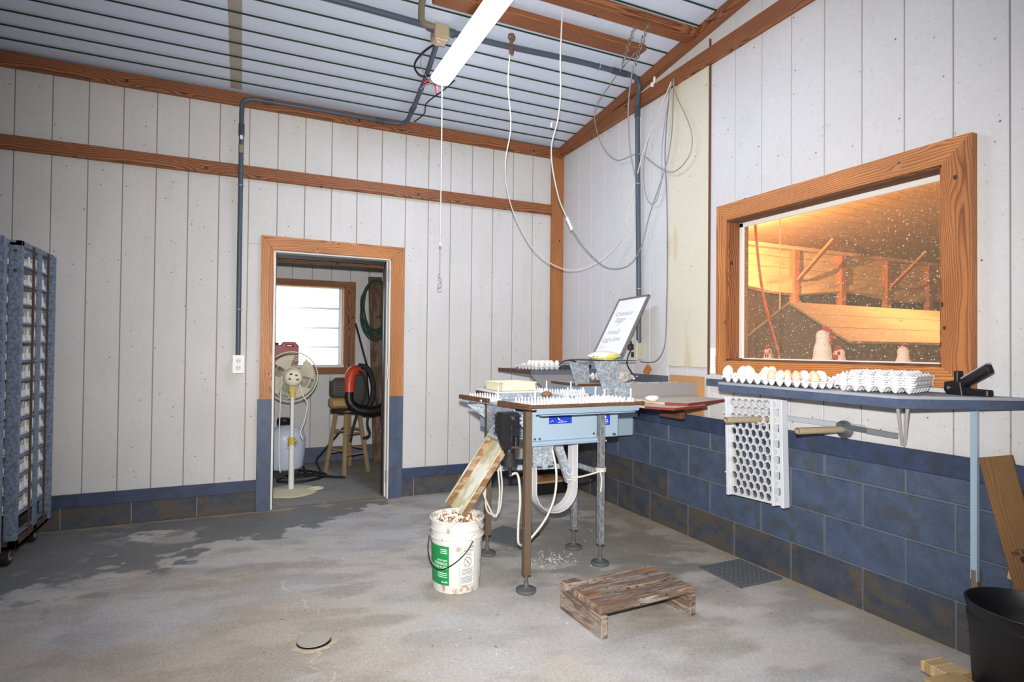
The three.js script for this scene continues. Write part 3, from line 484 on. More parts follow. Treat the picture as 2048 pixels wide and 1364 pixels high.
{ // long conduit across the ceiling and down the right wall
  const t = thing('electrical_conduit', 'grey conduit crossing the ceiling then dropping down the right wall', 'conduit'); const r = 0.019;
  part(t, 'pipe', tube([[-4.9, 3.298, 1.31], [-2.3, 3.30, 1.315], [-1.7, 3.30, 1.29]], r, 12, 12), mt.conduit);
  part(t, 'pipe', tube([[-1.55, 3.30, 1.28], [-1.2, 3.30, 1.285], [-0.6, 3.303, 1.315], [-0.22, 3.303, 1.31]], r, 24, 12), mt.conduit);
  part(t, 'elbow', tube([[-0.22, 3.303, 1.31], [-0.12, 3.30, 1.30], [-0.065, 3.265, 1.275], [-0.058, 3.18, 1.255], [-0.058, 3.08, 1.25]], r, 24, 12), mt.conduit);
  part(t, 'pipe', tube([[-0.058, 3.08, 1.25], [-0.045, 2.4, 1.248], [-0.035, 1.8, 1.25], [-0.032, 1.31, 1.252]], r, 24, 12), mt.conduit);
  part(t, 'coupling', merge(rod([-0.33, 3.303, 1.312], [-0.2, 3.302, 1.309], 0.0225, 0.0225, 14), rod([-0.058, 3.03, 1.25], [-0.058, 3.11, 1.25], 0.0225, 0.0225, 14)), M(0x3d4653, 0.45));
  strapClips(t, [[-0.046, 2.52, 1.248], [-0.034, 1.72, 1.251]], 'y'); strapClips(t, [[-0.45, 3.303, 1.314]], 'x');
}
{ const t = thing('junction_box', 'dusty beige junction box where ceiling conduits meet', 'junction box', [-1.63, 3.29, 1.26]);
  part(t, 'box', cbox(-0.05, 0.05, -0.05, 0.04, -0.055, 0.05, 0.008), MT(T.sidingY, 0.4, 0.4, 0.8, { color: 0xcdbfb0 })); part(t, 'cover', merge(cbox(-0.042, 0.042, -0.062, -0.05, -0.045, 0.04, 0.004), cbox(-0.03, -0.005, -0.075, -0.06, -0.03, 0.02, 0.004)), M(0xcdb9a3, 0.8));
  part(t, 'connector', merge(rod([-0.09, 0.008, 0.03], [-0.045, 0.008, 0.02], 0.026, 0.026, 12), rod([0.045, 0.008, 0.02], [0.09, 0.008, 0.02], 0.026, 0.026, 12), rod([0.005, -0.01, -0.09], [0.003, 0, -0.05], 0.024, 0.024, 12)), mt.conduit); }
single('flexible_conduit', 'dusty flexible grey conduit curving up from the junction box', 'conduit', tube([[-1.68, 3.30, 1.29], [-1.76, 3.296, 1.32], [-1.80, 3.31, 1.42], [-1.82, 3.34, 1.55], [-1.80, 3.37, 1.75]], 0.021, 30, 10), MT(T.sidingY, 0.3, 0.3, 0.8, { color: 0x9a938a }));
single('black_cable', 'black cable looping from ceiling conduit toward the light fixture', 'cable', tube([[-1.60, 3.29, 1.17], [-1.68, 3.25, 1.06], [-1.70, 3.22, 0.9], [-1.63, 3.20, 0.82], [-1.56, 3.20, 0.86]], 0.007, 30, 8), mt.black);
single('black_cable', 'thin black cable slanting from the light end down to the crown board', 'cable', tube([[-1.39, 3.2, 0.86], [-1.40, 3.22, 0.62], [-1.46, 3.20, 0.38], [-1.43, 3.185, 0.22], [-1.47, 3.165, 0.06]], 0.005, 30, 6), mt.black);
{ const t = thing('pull_cord', 'white pull cord with a metal hook hanging from the light', 'pull cord', [-1.524, 0, 0.98]);
  part(t, 'cord', tube([[0.0, 3.17, 0], [0.002, 2.6, 0], [0, 1.98, 0]], 0.0042, 20, 6), M(0xd8d5cf, 0.7)); part(t, 'clip', cbox(-0.008, 0.008, 1.965, 1.985, -0.006, 0.006, 0.002), mt.white); part(t, 'wire_leader', rod([0, 1.965, 0], [0, 1.76, 0], 0.002, 0.002, 6), mt.wire);
  part(t, 'hook', tube([[0, 1.77, 0], [-0.012, 1.755, 0], [0.012, 1.73, 0], [0.008, 1.71, 0], [-0.014, 1.69, 0], [-0.012, 1.672, 0], [0.004, 1.668, 0], [0.012, 1.68, 0]], 0.003, 30, 6), mt.wire); }
{ const t = thing('drop_cord', 'pale drop cord hanging from a ceiling hook and looping to right wall', 'cord');
  part(t, 'hook', merge(tube([[-1.19, 3.315, 1.42], [-1.185, 3.29, 1.40], [-1.18, 3.265, 1.38]], 0.012, 10, 8), new THREE.TorusGeometry(0.022, 0.006, 8, 14).translate(-1.185, 3.30, 1.40), lathe([[0.001, -0.045], [0.014, -0.04], [0.018, -0.02], [0.014, 0.01], [0.006, 0.03]], 10).translate(-1.172, 3.245, 1.37)), M(0x6b5040, 0.8), 'rusty ceiling hook');
  part(t, 'cord', tube([[-1.18, 3.24, 1.37], [-1.18, 3.02, 1.34], [-1.13, 2.75, 1.28], [-1.13, 2.55, 1.2], [-1.08, 2.37, 1.12], [-0.95, 2.17, 1.03], [-0.75, 1.98, 0.95], [-0.5, 1.885, 0.9], [-0.3, 1.90, 0.88], [-0.13, 2.00, 0.95], [-0.07, 2.16, 1.12], [-0.06, 2.35, 1.17], [-0.06, 2.75, 1.335], [-0.06, 3.14, 1.637]], 0.0045, 120, 6), mt.cord); }
{ const t = thing('drop_cord', 'white knotted cord hanging past the corner post and looping up the right wall', 'cord');
  part(t, 'cord', tube([[-1.01, 3.345, 1.76], [-0.93, 3.13, 1.6], [-0.87, 2.96, 1.5], [-0.83, 2.83, 1.4], [-0.80, 2.66, 1.25], [-0.66, 2.36, 1.12], [-0.55, 2.22, 1.07]], 0.0055, 50, 6), mt.cord);
  part(t, 'knot', merge(...[0, 1, 2, 3].map(i => { const s = new THREE.SphereGeometry(0.013, 8, 6); s.scale(1, 1.4, 1); s.translate(-0.56 + 0.012 * i, 2.235 - 0.022 * i, 1.07); return s; })), mt.white); part(t, 'loop_knot', merge(tube([[-0.84, 2.82, 1.33], [-0.85, 2.80, 1.34], [-0.845, 2.785, 1.335]], 0.006, 10, 6)), mt.white);
  part(t, 'cable_tail', tube([[-0.53, 2.18, 1.06], [-0.38, 2.02, 1.05], [-0.2, 1.89, 1.08], [-0.09, 1.90, 1.19], [-0.06, 2.01, 1.295], [-0.055, 2.25, 1.40], [-0.055, 2.66, 1.615], [-0.06, 3.12, 1.663]], 0.004, 60, 6), M(0x8a8a88, 0.5)); }
single('surface_cable', 'thin grey cable swagging in two loops across the right wall top', 'cable', tube([[-0.34, 3.30, 1.60], [-0.25, 3.29, 1.2], [-0.10, 3.22, 0.72], [-0.06, 2.97, 0.77], [-0.055, 2.78, 0.98], [-0.055, 2.74, 1.27], [-0.055, 2.57, 1.51], [-0.055, 2.498, 1.67], [-0.055, 2.57, 1.82], [-0.055, 2.70, 1.84], [-0.055, 3.07, 1.665], [-0.06, 3.15, 1.66]], 0.004, 120, 6), M(0x9a9a94, 0.5));
single('surface_cable', 'thin dark cable running straight down beside the cream panel to the outlet box', 'cable', tube([[-0.055, 3.14, 1.62], [-0.035, 2.7, 1.545], [-0.02, 2.33, 1.55], [-0.02, 1.61, 1.555], [-0.02, 1.26, 1.525], [-0.03, 1.18, 1.46], [-0.04, 1.165, 1.36], [-0.035, 1.17, 1.28]], 0.0042, 80, 6), M(0x6f757e, 0.5));
single('surface_cable', 'grey cable looping low behind the conduit beside the stapled bundle', 'cable', tube([[-0.055, 3.13, 1.63], [-0.04, 2.75, 1.52], [-0.035, 2.45, 1.50], [-0.035, 2.33, 1.43], [-0.035, 2.36, 1.36], [-0.035, 2.6, 1.30], [-0.04, 2.9, 1.40], [-0.055, 3.14, 1.66]], 0.003, 60, 6), M(0x8d8f8e, 0.5));
{ const t = thing('hanging_chain', 'metal chain links hooked on the ceiling joist with a cord', 'chain');
  for (const [x, z0] of [[-0.50, 1.80], [-0.44, 1.86]]) for (let i = 0; i < 6; i++) { const e = new THREE.TorusGeometry(0.014, 0.0035, 6, 12); e.scale(0.75, 1.5, 1); if (i % 2) e.rotateY(Math.PI / 2); e.translate(x + i * 0.004, 3.335 - i * 0.032, z0 - i * 0.03); part(t, 'link', prep(e), mt.wire); }
  part(t, 'cord', tube([[-0.42, 3.16, 1.68], [-0.36, 2.95, 1.55], [-0.28, 2.7, 1.46], [-0.2, 2.5, 1.42]], 0.005, 40, 6), M(0x8a8a88, 0.5));
  part(t, 'insulator', merge(new THREE.TorusGeometry(0.018, 0.008, 8, 12).rotateY(1).translate(-0.1, 3.20, 1.50), lathe([[0.001, 0], [0.012, 0.005], [0.012, 0.03], [0.001, 0.035]], 10).translate(-0.11, 3.15, 1.49)), mt.white, 'white ceramic insulator'); }
for (const p of [[-0.065, 3.13, 1.64], [-0.065, 3.14, 1.67]]) { }

// ================================================================ RIGHT WALL THINGS
{ const t = thing('outlet_box', 'beige outlet box with plugged black cord at the foot of the conduit', 'outlet box', [0, 0, 0]);
  part(t, 'box', cbox(-0.055, 0, 1.18, 1.325, 1.19, 1.262, 0.006), M(0xb7b1a2, 0.6)); part(t, 'cover', cbox(-0.062, -0.055, 1.175, 1.33, 1.185, 1.267, 0.003), M(0xd2cdbf, 0.6));
  part(t, 'plug', merge(cbox(-0.10, -0.06, 1.255, 1.30, 1.20, 1.235, 0.006), rod([-0.08, 1.30, 1.22], [-0.08, 1.325, 1.22], 0.01, 0.004)), mt.black, 'black plug'); part(t, 'socket', cbox(-0.066, -0.06, 1.20, 1.24, 1.20, 1.235, 0.002), mt.black);
  part(t, 'cord', tube([[-0.08, 1.255, 1.22], [-0.09, 1.21, 1.2], [-0.10, 1.15, 1.2], [-0.09, 1.09, 1.24], [-0.08, 1.05, 1.28]], 0.005, 30, 6), mt.black); }
{ // shelf
  const t = thing('egg_shelf', 'blue-grey painted wall shelf below the window with a cut-off corner', 'shelf'); const o = [[-0.002, 2.435], [-0.394, 2.435], [-0.424, 3.409], [-0.002, 3.645]];
  part(t, 'shelf_top', prism(o, 0.012, 'y', 1.073, 2), M(0x9aa0a8, 0.7), 'dusty top'); part(t, 'shelf_board', prism(o.map(([x, z]) => [x, z]), 0.035, 'y', 1.037, 2), mt.blue);
  part(t, 'ledger', cbox(-0.03, 0, 1.03, 1.075, 1.955, 2.44, 0.003), mt.blue);
  part(t, 'brace', merge(cbox(-0.034, -0.030, 0.33, 1.037, 3.462, 3.492, 0.001), cbox(-0.05, -0.030, 0.33, 1.037, 3.490, 3.494, 0.001)), mt.steelBlue, 'grey angle-iron brace'); part(t, 'brace_bracket', cbox(-0.036, -0.002, 0.29, 0.37, 3.466, 3.49, 0.001), M(0x8a7a68, 0.6, { metalness: 0.5 }));
  part(t, 'bracket', merge(rod([-0.375, 1.037, 3.38], [-0.012, 0.835, 3.178], 0.007, 0.007, 6), rod([-0.345, 1.037, 3.40], [-0.012, 0.835, 3.19], 0.007, 0.007, 6)), mt.white, 'white wire bracket'); }
// egg flats
const flatGeo = (() => { // moulded pulp egg flat, 6 x 5 cells, rim at y = 0
  const n = 54, S = 0.292, P = []; const H = (x, z) => { const a = x / S * 6 * Math.PI, b = z / S * 6 * Math.PI; const e = Math.min(x, z, S - x, S - z);
    const cup = Math.pow(Math.abs(Math.sin(a) * Math.sin(b)), 0.8), pk = Math.pow(Math.abs(Math.cos(a) * Math.cos(b)), 1.2); let h = -0.034 * cup + 0.022 * pk; return e < 0.002 ? 0 : h * sstep(0.002, 0.012, e) + 0.0; };
  const q = (i, j) => { const x = S * i / n, z = S * j / n; return [x - S / 2, H(x, z), z - S / 2]; };
  for (let i = 0; i < n; i++) for (let j = 0; j < n; j++) P.push(...q(i, j), ...q(i, j + 1), ...q(i + 1, j), ...q(i + 1, j), ...q(i, j + 1), ...q(i + 1, j + 1));
  for (const s of [[0, 1], [1, 1], [2, 1], [3, 1]]) for (let i = 0; i < 12; i++) { const f = k => { const u = -S / 2 + S * k / 12; return s[0] === 0 ? [u, -S / 2] : s[0] === 1 ? [u, S / 2] : s[0] === 2 ? [-S / 2, u] : [S / 2, u]; }; const a = f(i), b = f(i + 1), d = 0.007; P.push(a[0], 0, a[1], b[0], 0, b[1], a[0], -d, a[1], b[0], 0, b[1], b[0], -d, b[1], a[0], -d, a[1]); }
  let g = finish(P, 0, 0, 0); g.deleteAttribute('normal'); g.deleteAttribute('uv'); g = mergeVertices(g, 1e-5); g.computeVertexNormals(); return prep(g.toNonIndexed()); })();
const eggGeo = (() => { const p = []; for (let i = 0; i <= 14; i++) { const a = -Math.PI / 2 + Math.PI * i / 14, y = Math.sin(a) * 0.029, r = Math.cos(a) * 0.0215 * (1 - 0.16 * Math.sin(a)); p.push([Math.max(r, 0.0002), y]); } return lathe(p, 18); })();
function eggFlat(pos, ry, label, group, mat = mt.paper) { const t = single('egg_flat', label, 'egg tray', flatGeo, mat, group); t.position.set(...pos); t.rotation.y = ry; return t; }
function putEggs(flat, cells, scale, what, where, group, pale = 0.75, byJ = false) { // rows counted from the room side
  flat.updateMatrixWorld(); const row = c => byJ ? 5 - c[1] : c[0], col = c => byJ ? c[0] : c[1];
  for (const c of cells) { const [i, j] = c, mates = cells.filter(q => row(q) === row(c)).map(col).sort((a, b) => a - b), k = mates.indexOf(col(c));
    const p = V((i - 2.5) * 0.292 / 6, 0, (j - 2.5) * 0.292 / 6).applyMatrix4(flat.matrixWorld), brown = rnd() >= pale; const e = single('egg', `${brown ? 'pale brown' : 'white'} ${what}, ${ORD[k + 1]} from left in row ${['one', 'two', 'three', 'four'][row(c)]} of ${where}`, 'egg', eggGeo, brown ? mt.eggBrown : mt.egg, group);
    e.position.set(p.x + rr(-0.002, 0.002), p.y + 0.002 + 0.016 * scale, p.z + rr(-0.002, 0.002)); e.scale.setScalar(scale); e.rotation.set(rr(-0.25, 0.25), rr(0, 6), rr(-0.25, 0.25)); } }
const f1 = eggFlat([-0.245, 1.119, 2.60], 0.02, 'egg tray holding large white eggs at the left end of the wall shelf', null);
putEggs(f1, [[0, 0], [0, 2], [0, 3], [0, 5], [2, 1], [2, 4]], 1.28, 'large egg', 'left shelf tray', 'large eggs in the left shelf tray', 1);
const f2 = eggFlat([-0.262, 1.119, 2.90], -0.03, 'egg tray of smaller mixed eggs in the middle of the wall shelf', null);
putEggs(f2, [[0, 0], [0, 1], [0, 3], [0, 5], [1, 1], [1, 3], [1, 4], [2, 2], [2, 4], [1, 5], [3, 3]], 1.0, 'small egg', 'middle shelf tray', 'small eggs in the middle shelf tray', 0.6);
for (let k = 0; k < 5; k++) eggFlat([-0.235 + rr(-0.004, 0.004), 1.121 + k * 0.0095, 3.235 + rr(-0.006, 0.006)], 0.28 + rr(-0.03, 0.03), k === 4 ? 'topmost empty egg tray of the stack beside the black clamp' : k === 0 ? 'lowest empty egg tray of the stack on the wall shelf' : `${ORD[k + 1]} empty egg tray from the bottom of the shelf stack`, 'stack of empty egg trays');
{ const t = thing('hand_sealer', 'black hand clamp with a raised handle lying on the shelf end', 'clamp', [-0.10, 1.085, 3.47], null, 1.15);
  part(t, 'base_arm', cbox(-0.135, 0.0, 0.004, 0.03, -0.014, 0.014, 0.004), mt.black);
  part(t, 'handle', beam([0.02, 0.035, 0], [-0.135, 0.115, 0], 0.03, 0.034, 0.006), mt.black); part(t, 'handle_back', beam([0.0, 0.068, 0], [-0.128, 0.134, 0], 0.022, 0.004, 0.001), M(0xb8bcc2, 0.4));
  part(t, 'head', poly([[-0.02, 0.0], [0.055, 0.0], [0.072, 0.02], [0.07, 0.048], [0.03, 0.055], [-0.01, 0.05]], 0.04, 0.003).translate(0, 0, -0.02), mt.black); part(t, 'post', cbox(0.012, 0.032, 0.045, 0.098, -0.014, 0.014, 0.003), mt.black); part(t, 'pivot', rod([0.045, 0.028, -0.026], [0.045, 0.028, 0.026], 0.007), mt.chrome); }
{ // rail with two pipe hooks
  const t = thing('hanger_rail', 'white wall rail with rusty pipe pegs under the shelf', 'rail');
  part(t, 'rail', cbox(-0.016, 0, 0.872, 0.900, 2.30, 3.0, 0.002), M(0xb4bac4, 0.5)); part(t, 'rail_bar', beam([-0.02, 0.885, 2.86], [-0.02, 0.872, 3.16], 0.008, 0.026, 0.001), M(0x6d7176, 0.5, { metalness: 0.4 })); part(t, 'rail_end', beam([-0.022, 0.876, 3.02], [-0.022, 0.872, 3.165], 0.008, 0.027, 0.001), mt.alu);
  for (const z of [2.45, 2.90]) { part(t, 'flange', merge(lathe([[0.001, 0], [0.045, 0], [0.045, 0.008], [0.02, 0.012], [0.02, 0.03], [0.001, 0.03]], 20).rotateZ(Math.PI / 2).translate(-0.012, 0.868, z)), M(0x5f6266, 0.6, { metalness: 0.4 })); part(t, 'pipe_peg', pipe([-0.03, 0.869, z], [-0.36, 0.878, z + 0.006], 0.0165, 0.011), M(0xb8a488, 0.65), 'rusty pipe peg'); } }
{ // plastic setter flats hanging on the left pipe
  const cols = 7, rows = 13, pitch = 0.0455, rp = 0.0425; const W = cols * pitch + 0.045, H = rows * rp + 0.02;
  const s = new THREE.Shape([[0, 0], [W, 0], [W, H], [0, H]].map(p => new THREE.Vector2(...p)));
  for (let r = 0; r < rows; r++) for (let c = 0; c < cols; c++) { const cx = 0.012 + pitch * (c + 0.5) + (r % 2 ? 0.022 : 0), cy = 0.01 + rp * (r + 0.5); s.holes.push(new THREE.Path(Array.from({ length: 8 }, (_, i) => new THREE.Vector2(cx + 0.0222 * Math.cos(i * Math.PI / 4 + 0.39), cy + 0.0222 * Math.sin(-(i * Math.PI / 4 + 0.39)))))); }
  const g = prep(new THREE.ExtrudeGeometry(s, { depth: 0.018, bevelEnabled: false, curveSegments: 8 }));
  const mkTray = (label, x, z, ry) => { const t = thing('plastic_egg_tray', label, 'egg tray', [x, 0.415, z]); t.rotation.set(0.0, -Math.PI / 2 + ry, 0.03);
    part(t, 'lattice', g.clone().translate(0, 0, -0.009), M(0xd2d2d2, 0.45)); for (const q of [[-0.008, 0.008], [W - 0.062, W - 0.046], [W - 0.006, W + 0.014]]) part(t, 'side_rail', cbox(q[0], q[1], -0.005, H, -0.018, 0.03, 0.002), M(0xd3d8e0, 0.4)); for (const y of [0.12, 0.47]) part(t, 'lug', cbox(-0.026, 0.0, y, y + 0.01, -0.02, 0.02, 0.002), mt.whitePlastic); return t; };
  mkTray('white plastic lattice egg tray hanging on the pipe peg under the shelf', -0.13, 2.27, 0.05);
}
{ const t = thing('leaning_board', 'rough brown board leaning on the block wall at the right', 'board'); const a = V(-0.022, 0.845, 3.545), b = V(-0.062, 0.0, 3.775), d = b.clone().sub(a), L = d.length(); d.normalize(); const n = new THREE.Vector3().crossVectors(d, V(0.12, 0, 1)).normalize(), w = new THREE.Vector3().crossVectors(d, n);
  const g = cbox(0, L, -0.012, 0.012, -0.055, 0.055, 0.002, 0); g.applyMatrix4(new THREE.Matrix4().makeBasis(d, n, w)); g.translate(a.x, a.y, a.z); part(t, 'plank', g, MT(T.fir, 1.6, 0.3, 0.85, { color: 0xcbb49c }));
  const q = new THREE.PlaneGeometry(0.075, 0.035); const s = n.x < 0 ? 1 : -1, nf = n.clone().multiplyScalar(s), tu = d.clone().negate(); q.applyMatrix4(new THREE.Matrix4().makeBasis(new THREE.Vector3().crossVectors(tu, nf), tu, nf).multiply(new THREE.Matrix4().makeRotationZ(0.3))); const c = a.clone().addScaledVector(d, 0.36).addScaledVector(n, 0.0125 * s); q.translate(c.x, c.y, c.z);
  part(t, 'stamp', q, new THREE.MeshStandardMaterial({ roughness: 0.9, transparent: true, map: canvasTex(192, 80, (x, W, H) => { x.clearRect(0, 0, W, H); x.fillStyle = '#2c2018'; x.font = 'bold 54px sans-serif'; x.fillText('1N 2', 12, 62); x.font = '20px sans-serif'; x.fillText('0/2', 70, 20); }) }), 'black printed stamp'); }
single('cardboard_sheet', 'brown cardboard sheet standing against the wall beneath the cream panel', 'cardboard', cbox(-0.03, -0.018, 0.83, 1.085, 1.60, 1.93, 0.001), mt.cardboard);
single('ledger_board', 'dark grey ledger board on the wall behind the metal trough', 'board', cbox(-0.045, -0.004, 1.02, 1.075, 1.10, 1.56, 0.003), M(0x555a62, 0.8));
single('wood_scrap', 'small orange wood offcut standing on the ledger below the outlet box', 'wood block', beam([-0.03, 1.078, 1.33], [-0.03, 1.135, 1.38], 0.02, 0.05, 0.002), mt.pine2);
{ const t = thing('printed_sign', 'white paper strip with black print beside the window frame', 'sign'); part(t, 'sheet', cbox(-0.004, -0.0005, 1.11, 1.275, 1.966, 2.036, 0), M(0xf2f1ee, 0.8));
  const q = new THREE.PlaneGeometry(0.07, 0.165); q.rotateY(-Math.PI / 2); q.translate(-0.0045, 1.1925, 2.001); part(t, 'print', q, new THREE.MeshStandardMaterial({ roughness: 0.8, map: canvasTex(140, 330, (c, w, h) => { c.fillStyle = '#f2f1ee'; c.fillRect(0, 0, w, h); c.fillStyle = '#15151a'; c.font = 'bold 120px serif'; c.fillText('I', 78, 200); c.fillRect(84, 236, 30, 8); }) })); }
// ================================================================ EGG GRADING TABLE AND WHAT IS ON IT
const table = thing('egg_grading_table', 'galvanised egg grading table on four adjustable screw feet', 'egg machine');
{
  const legs = [[-1.407, 2.135, mt.legBrown, 0.10], [-0.839, 1.963, mt.legGrey, 0.13], [-0.84, 1.665, mt.legGrey, 0.13], [-1.383, 1.549, mt.legBrown, 0.13]];
  for (const [x, z, m, y0] of legs) {
    const l = part(table, 'leg', merge(cbox(x - 0.018, x + 0.018, y0, 0.93, z - 0.018, z - 0.012, 0.001), cbox(x - 0.018, x - 0.012, y0, 0.93, z - 0.018, z + 0.018, 0.001), cbox(x - 0.012, x + 0.018, y0, 0.93, z - 0.012, z + 0.018, 0.002), cbox(x - 0.02, x + 0.02, y0 - 0.012, y0, z - 0.02, z + 0.02, 0.002)), m);
    part(l, 'screw', rod([x, 0.03, z], [x, y0 - 0.01, z], 0.009, 0.009, 10), M(0x6b5d56, 0.6, { metalness: 0.3 }));
    part(l, 'foot', lathe([[0.001, 0], [0.051, 0], [0.053, 0.004], [0.053, 0.014], [0.049, 0.017], [0.03, 0.021], [0.018, 0.026], [0.013, 0.03], [0.013, 0.05], [0.001, 0.05]], 26).translate(x, 0, z), M(0x55585c, 0.7));
  }
  part(table, 'body_box', merge(cbox(-1.30, -0.695, 0.735, 0.90, 1.20, 1.93, 0.003), cbox(-1.31, -0.80, 0.71, 0.737, 1.90, 1.955, 0.003), cbox(-1.31, -0.80, 0.715, 0.722, 1.90, 1.968, 0.001)), mt.steelBlue);
  part(table, 'side_panel', cbox(-1.402, -1.396, 0.755, 0.935, 1.57, 1.96, 0.001), mt.galv);
  part(table, 'front_rim', merge(cbox(-1.40, -0.68, 0.944, 0.962, 2.135, 2.157, 0.003), rod([-0.69, 0.953, 2.146], [-0.672, 0.953, 2.146], 0.012)), mt.oldwood, 'dark wooden front rim');
  part(table, 'side_rim', merge(beam([-1.398, 0.95, 2.155], [-1.458, 0.952, 1.87], 0.02, 0.03, 0.003)), mt.oldwood); part(table, 'side_rim', merge(beam([-1.47, 0.955, 1.76], [-1.53, 0.957, 1.44], 0.02, 0.026, 0.003)), mt.oldwood);
  part(table, 'deck', merge(prism([[-1.39, 2.14], [-0.69, 2.14], [-0.56, 1.87], [-0.56, 1.1], [-1.2, 1.1], [-1.52, 1.45], [-1.45, 1.86]], 0.01, 'y', 0.935, 0)), mt.galv);
  part(table, 'apron', merge(beam([-1.36, 0.926, 2.142], [-0.70, 0.926, 2.142], 0.004, 0.034, 0.001, 0.5), beam([-1.33, 0.905, 2.128], [-0.73, 0.905, 2.128], 0.03, 0.005, 0.001)), mt.steelBlue);
  part(table, 'corner_gusset', merge(poly([[-1.505, 0.912], [-1.375, 0.906], [-1.378, 0.815]], 0.004).translate(0, 0, 2.09)), mt.galv); part(table, 'corner_gusset', merge(poly([[-1.52, 0.915], [-1.40, 0.92], [-1.40, 0.83]], 0.004).translate(0, 0, 1.53)), mt.galv);
  part(table, 'cross_brace', merge(beam([-1.383, 0.52, 1.55], [-0.84, 0.52, 1.66], 0.03, 0.03, 0.002), beam([-0.84, 0.53, 1.66], [-0.84, 0.535, 1.95], 0.012, 0.03, 0.001)), mt.galv);
  part(table, 'belt_arm', merge(beam([-1.05, 0.72, 1.80], [-0.955, 0.46, 1.80], 0.03, 0.05, 0.002)), mt.galv);
  part(table, 'belt_guard', merge(cbox(-1.25, -1.12, 0.585, 0.735, 1.86, 1.90, 0.003), cbox(-1.20, -1.165, 0.57, 0.735, 1.90, 1.92, 0.003)), mt.galv);
  // hanging belt loop
  const pts = []; for (let i = 0; i <= 6; i++) pts.push([-1.215 - 0.004 * i * (6 - i) / 6, 0.735 - 0.035 * i]); for (let i = 0; i <= 16; i++) { const a = Math.PI + Math.PI * i / 16; pts.push([-1.082 + 0.134 * Math.cos(a), 0.44 + 0.135 * Math.sin(a)]); } for (let i = 0; i <= 6; i++) pts.push([-0.948, 0.46 + 0.045 * i]);
  const ribbon = (z0, z1, th) => { const o = pts.map((p, i) => { const a = pts[Math.max(0, i - 1)], b = pts[Math.min(pts.length - 1, i + 1)], dx = b[0] - a[0], dy = b[1] - a[1], L = Math.hypot(dx, dy); return [p[0] + dy / L * th, p[1] - dx / L * th]; }); return poly([...pts, ...o.reverse()], z1 - z0).translate(0, 0, z0); };
  part(table, 'conveyor_belt', merge(ribbon(1.77, 1.823, 0.003), ribbon(1.827, 1.88, 0.003)), M(0xe4e2e6, 0.5), 'white rubber belt loop');
  const stk = (w, h, draw) => new THREE.MeshStandardMaterial({ map: canvasTex(w, h, draw), roughness: 0.5 });
  const quadZ = (x0, x1, y0, y1, z) => { const g = new THREE.PlaneGeometry(x1 - x0, y1 - y0); g.translate((x0 + x1) / 2, (y0 + y1) / 2, z); return g; };
  part(table, 'sticker', quadZ(-1.17, -1.02, 0.828, 0.875, 1.932), stk(320, 100, (c, w, h) => { c.fillStyle = '#1f3fc0'; c.fillRect(0, 0, w, h); c.strokeStyle = '#ffffff'; c.lineWidth = 3; c.beginPath(); c.moveTo(20, 80); c.lineTo(50, 55); c.lineTo(60, 75); c.stroke(); c.fillStyle = '#fff'; c.beginPath(); c.moveTo(120, 20); c.lineTo(160, 50); c.lineTo(132, 52); c.fill(); c.fillRect(120, 78, 130, 4); c.fillRect(140, 62, 60, 4); }), 'blue sticker with white marks');
  part(table, 'sticker', quadZ(-0.818, -0.755, 0.806, 0.868, 1.932), stk(160, 160, (c, w, h) => { c.fillStyle = '#2146c8'; c.fillRect(0, 0, w, h); c.fillStyle = '#fff'; c.beginPath(); c.moveTo(80, 12); c.lineTo(98, 38); c.lineTo(86, 38); c.lineTo(86, 58); c.lineTo(74, 58); c.lineTo(74, 38); c.lineTo(62, 38); c.fill(); c.font = 'bold 26px sans-serif'; c.textAlign = 'center'; c.fillText('BRUSH', 80, 90); c.fillRect(30, 106, 100, 7); c.fillRect(40, 124, 80, 7); }), 'blue sticker with an up arrow');
  for (const [x, y, z] of [[-1.26, 0.748, 1.932], [-1.23, 0.748, 1.932], [-0.72, 0.748, 1.932], [-0.73, 0.75, 1.932], [-0.87, 0.76, 1.932]]) part(table, 'bolt', lathe([[0.001, 0.006], [0.006, 0.005], [0.007, 0]], 8).rotateX(Math.PI / 2).translate(x, y, z), mt.rust);
}
{ const t = thing('drive_motor', 'black drive motor with a flared black shroud hanging from the table corner', 'motor');
  part(t, 'housing', merge(cbox(-1.555, -1.445, 0.80, 0.925, 2.04, 2.13, 0.012), poly([[-1.556, 0.925], [-1.525, 0.92], [-1.51, 0.75], [-1.535, 0.745], [-1.558, 0.80]], 0.05, 0.004).translate(0, 0, 2.10), rod([-1.495, 0.72, 2.10], [-1.49, 0.86, 2.10], 0.03, 0.032, 14), rod([-1.455, 0.75, 2.09], [-1.455, 0.86, 2.09], 0.022, 0.022, 12)), mt.black);
  for (let i = 0; i < 5; i++) part(t, 'cooling_fin', cbox(-1.558, -1.442, 0.81 + i * 0.024, 0.816 + i * 0.024, 2.035, 2.136, 0.002), M(0x23273a, 0.4));
  part(t, 'shroud', merge(lathe([[0.02, 0.75], [0.026, 0.73], [0.028, 0.70], [0.04, 0.665], [0.042, 0.645], [0.038, 0.645]], 4).rotateY(Math.PI / 4).translate(-1.49, 0, 2.10)), mt.blackRubber, 'flared black shroud'); part(t, 'clamp_bolt', merge(rod([-1.52, 0.748, 2.135], [-1.46, 0.748, 2.135], 0.006), rod([-1.497, 0.9, 2.13], [-1.497, 0.9, 2.15], 0.009)), mt.rust);
  part(t, 'cable_gland', rod([-1.488, 0.60, 2.10], [-1.488, 0.65, 2.10], 0.009), mt.black); }
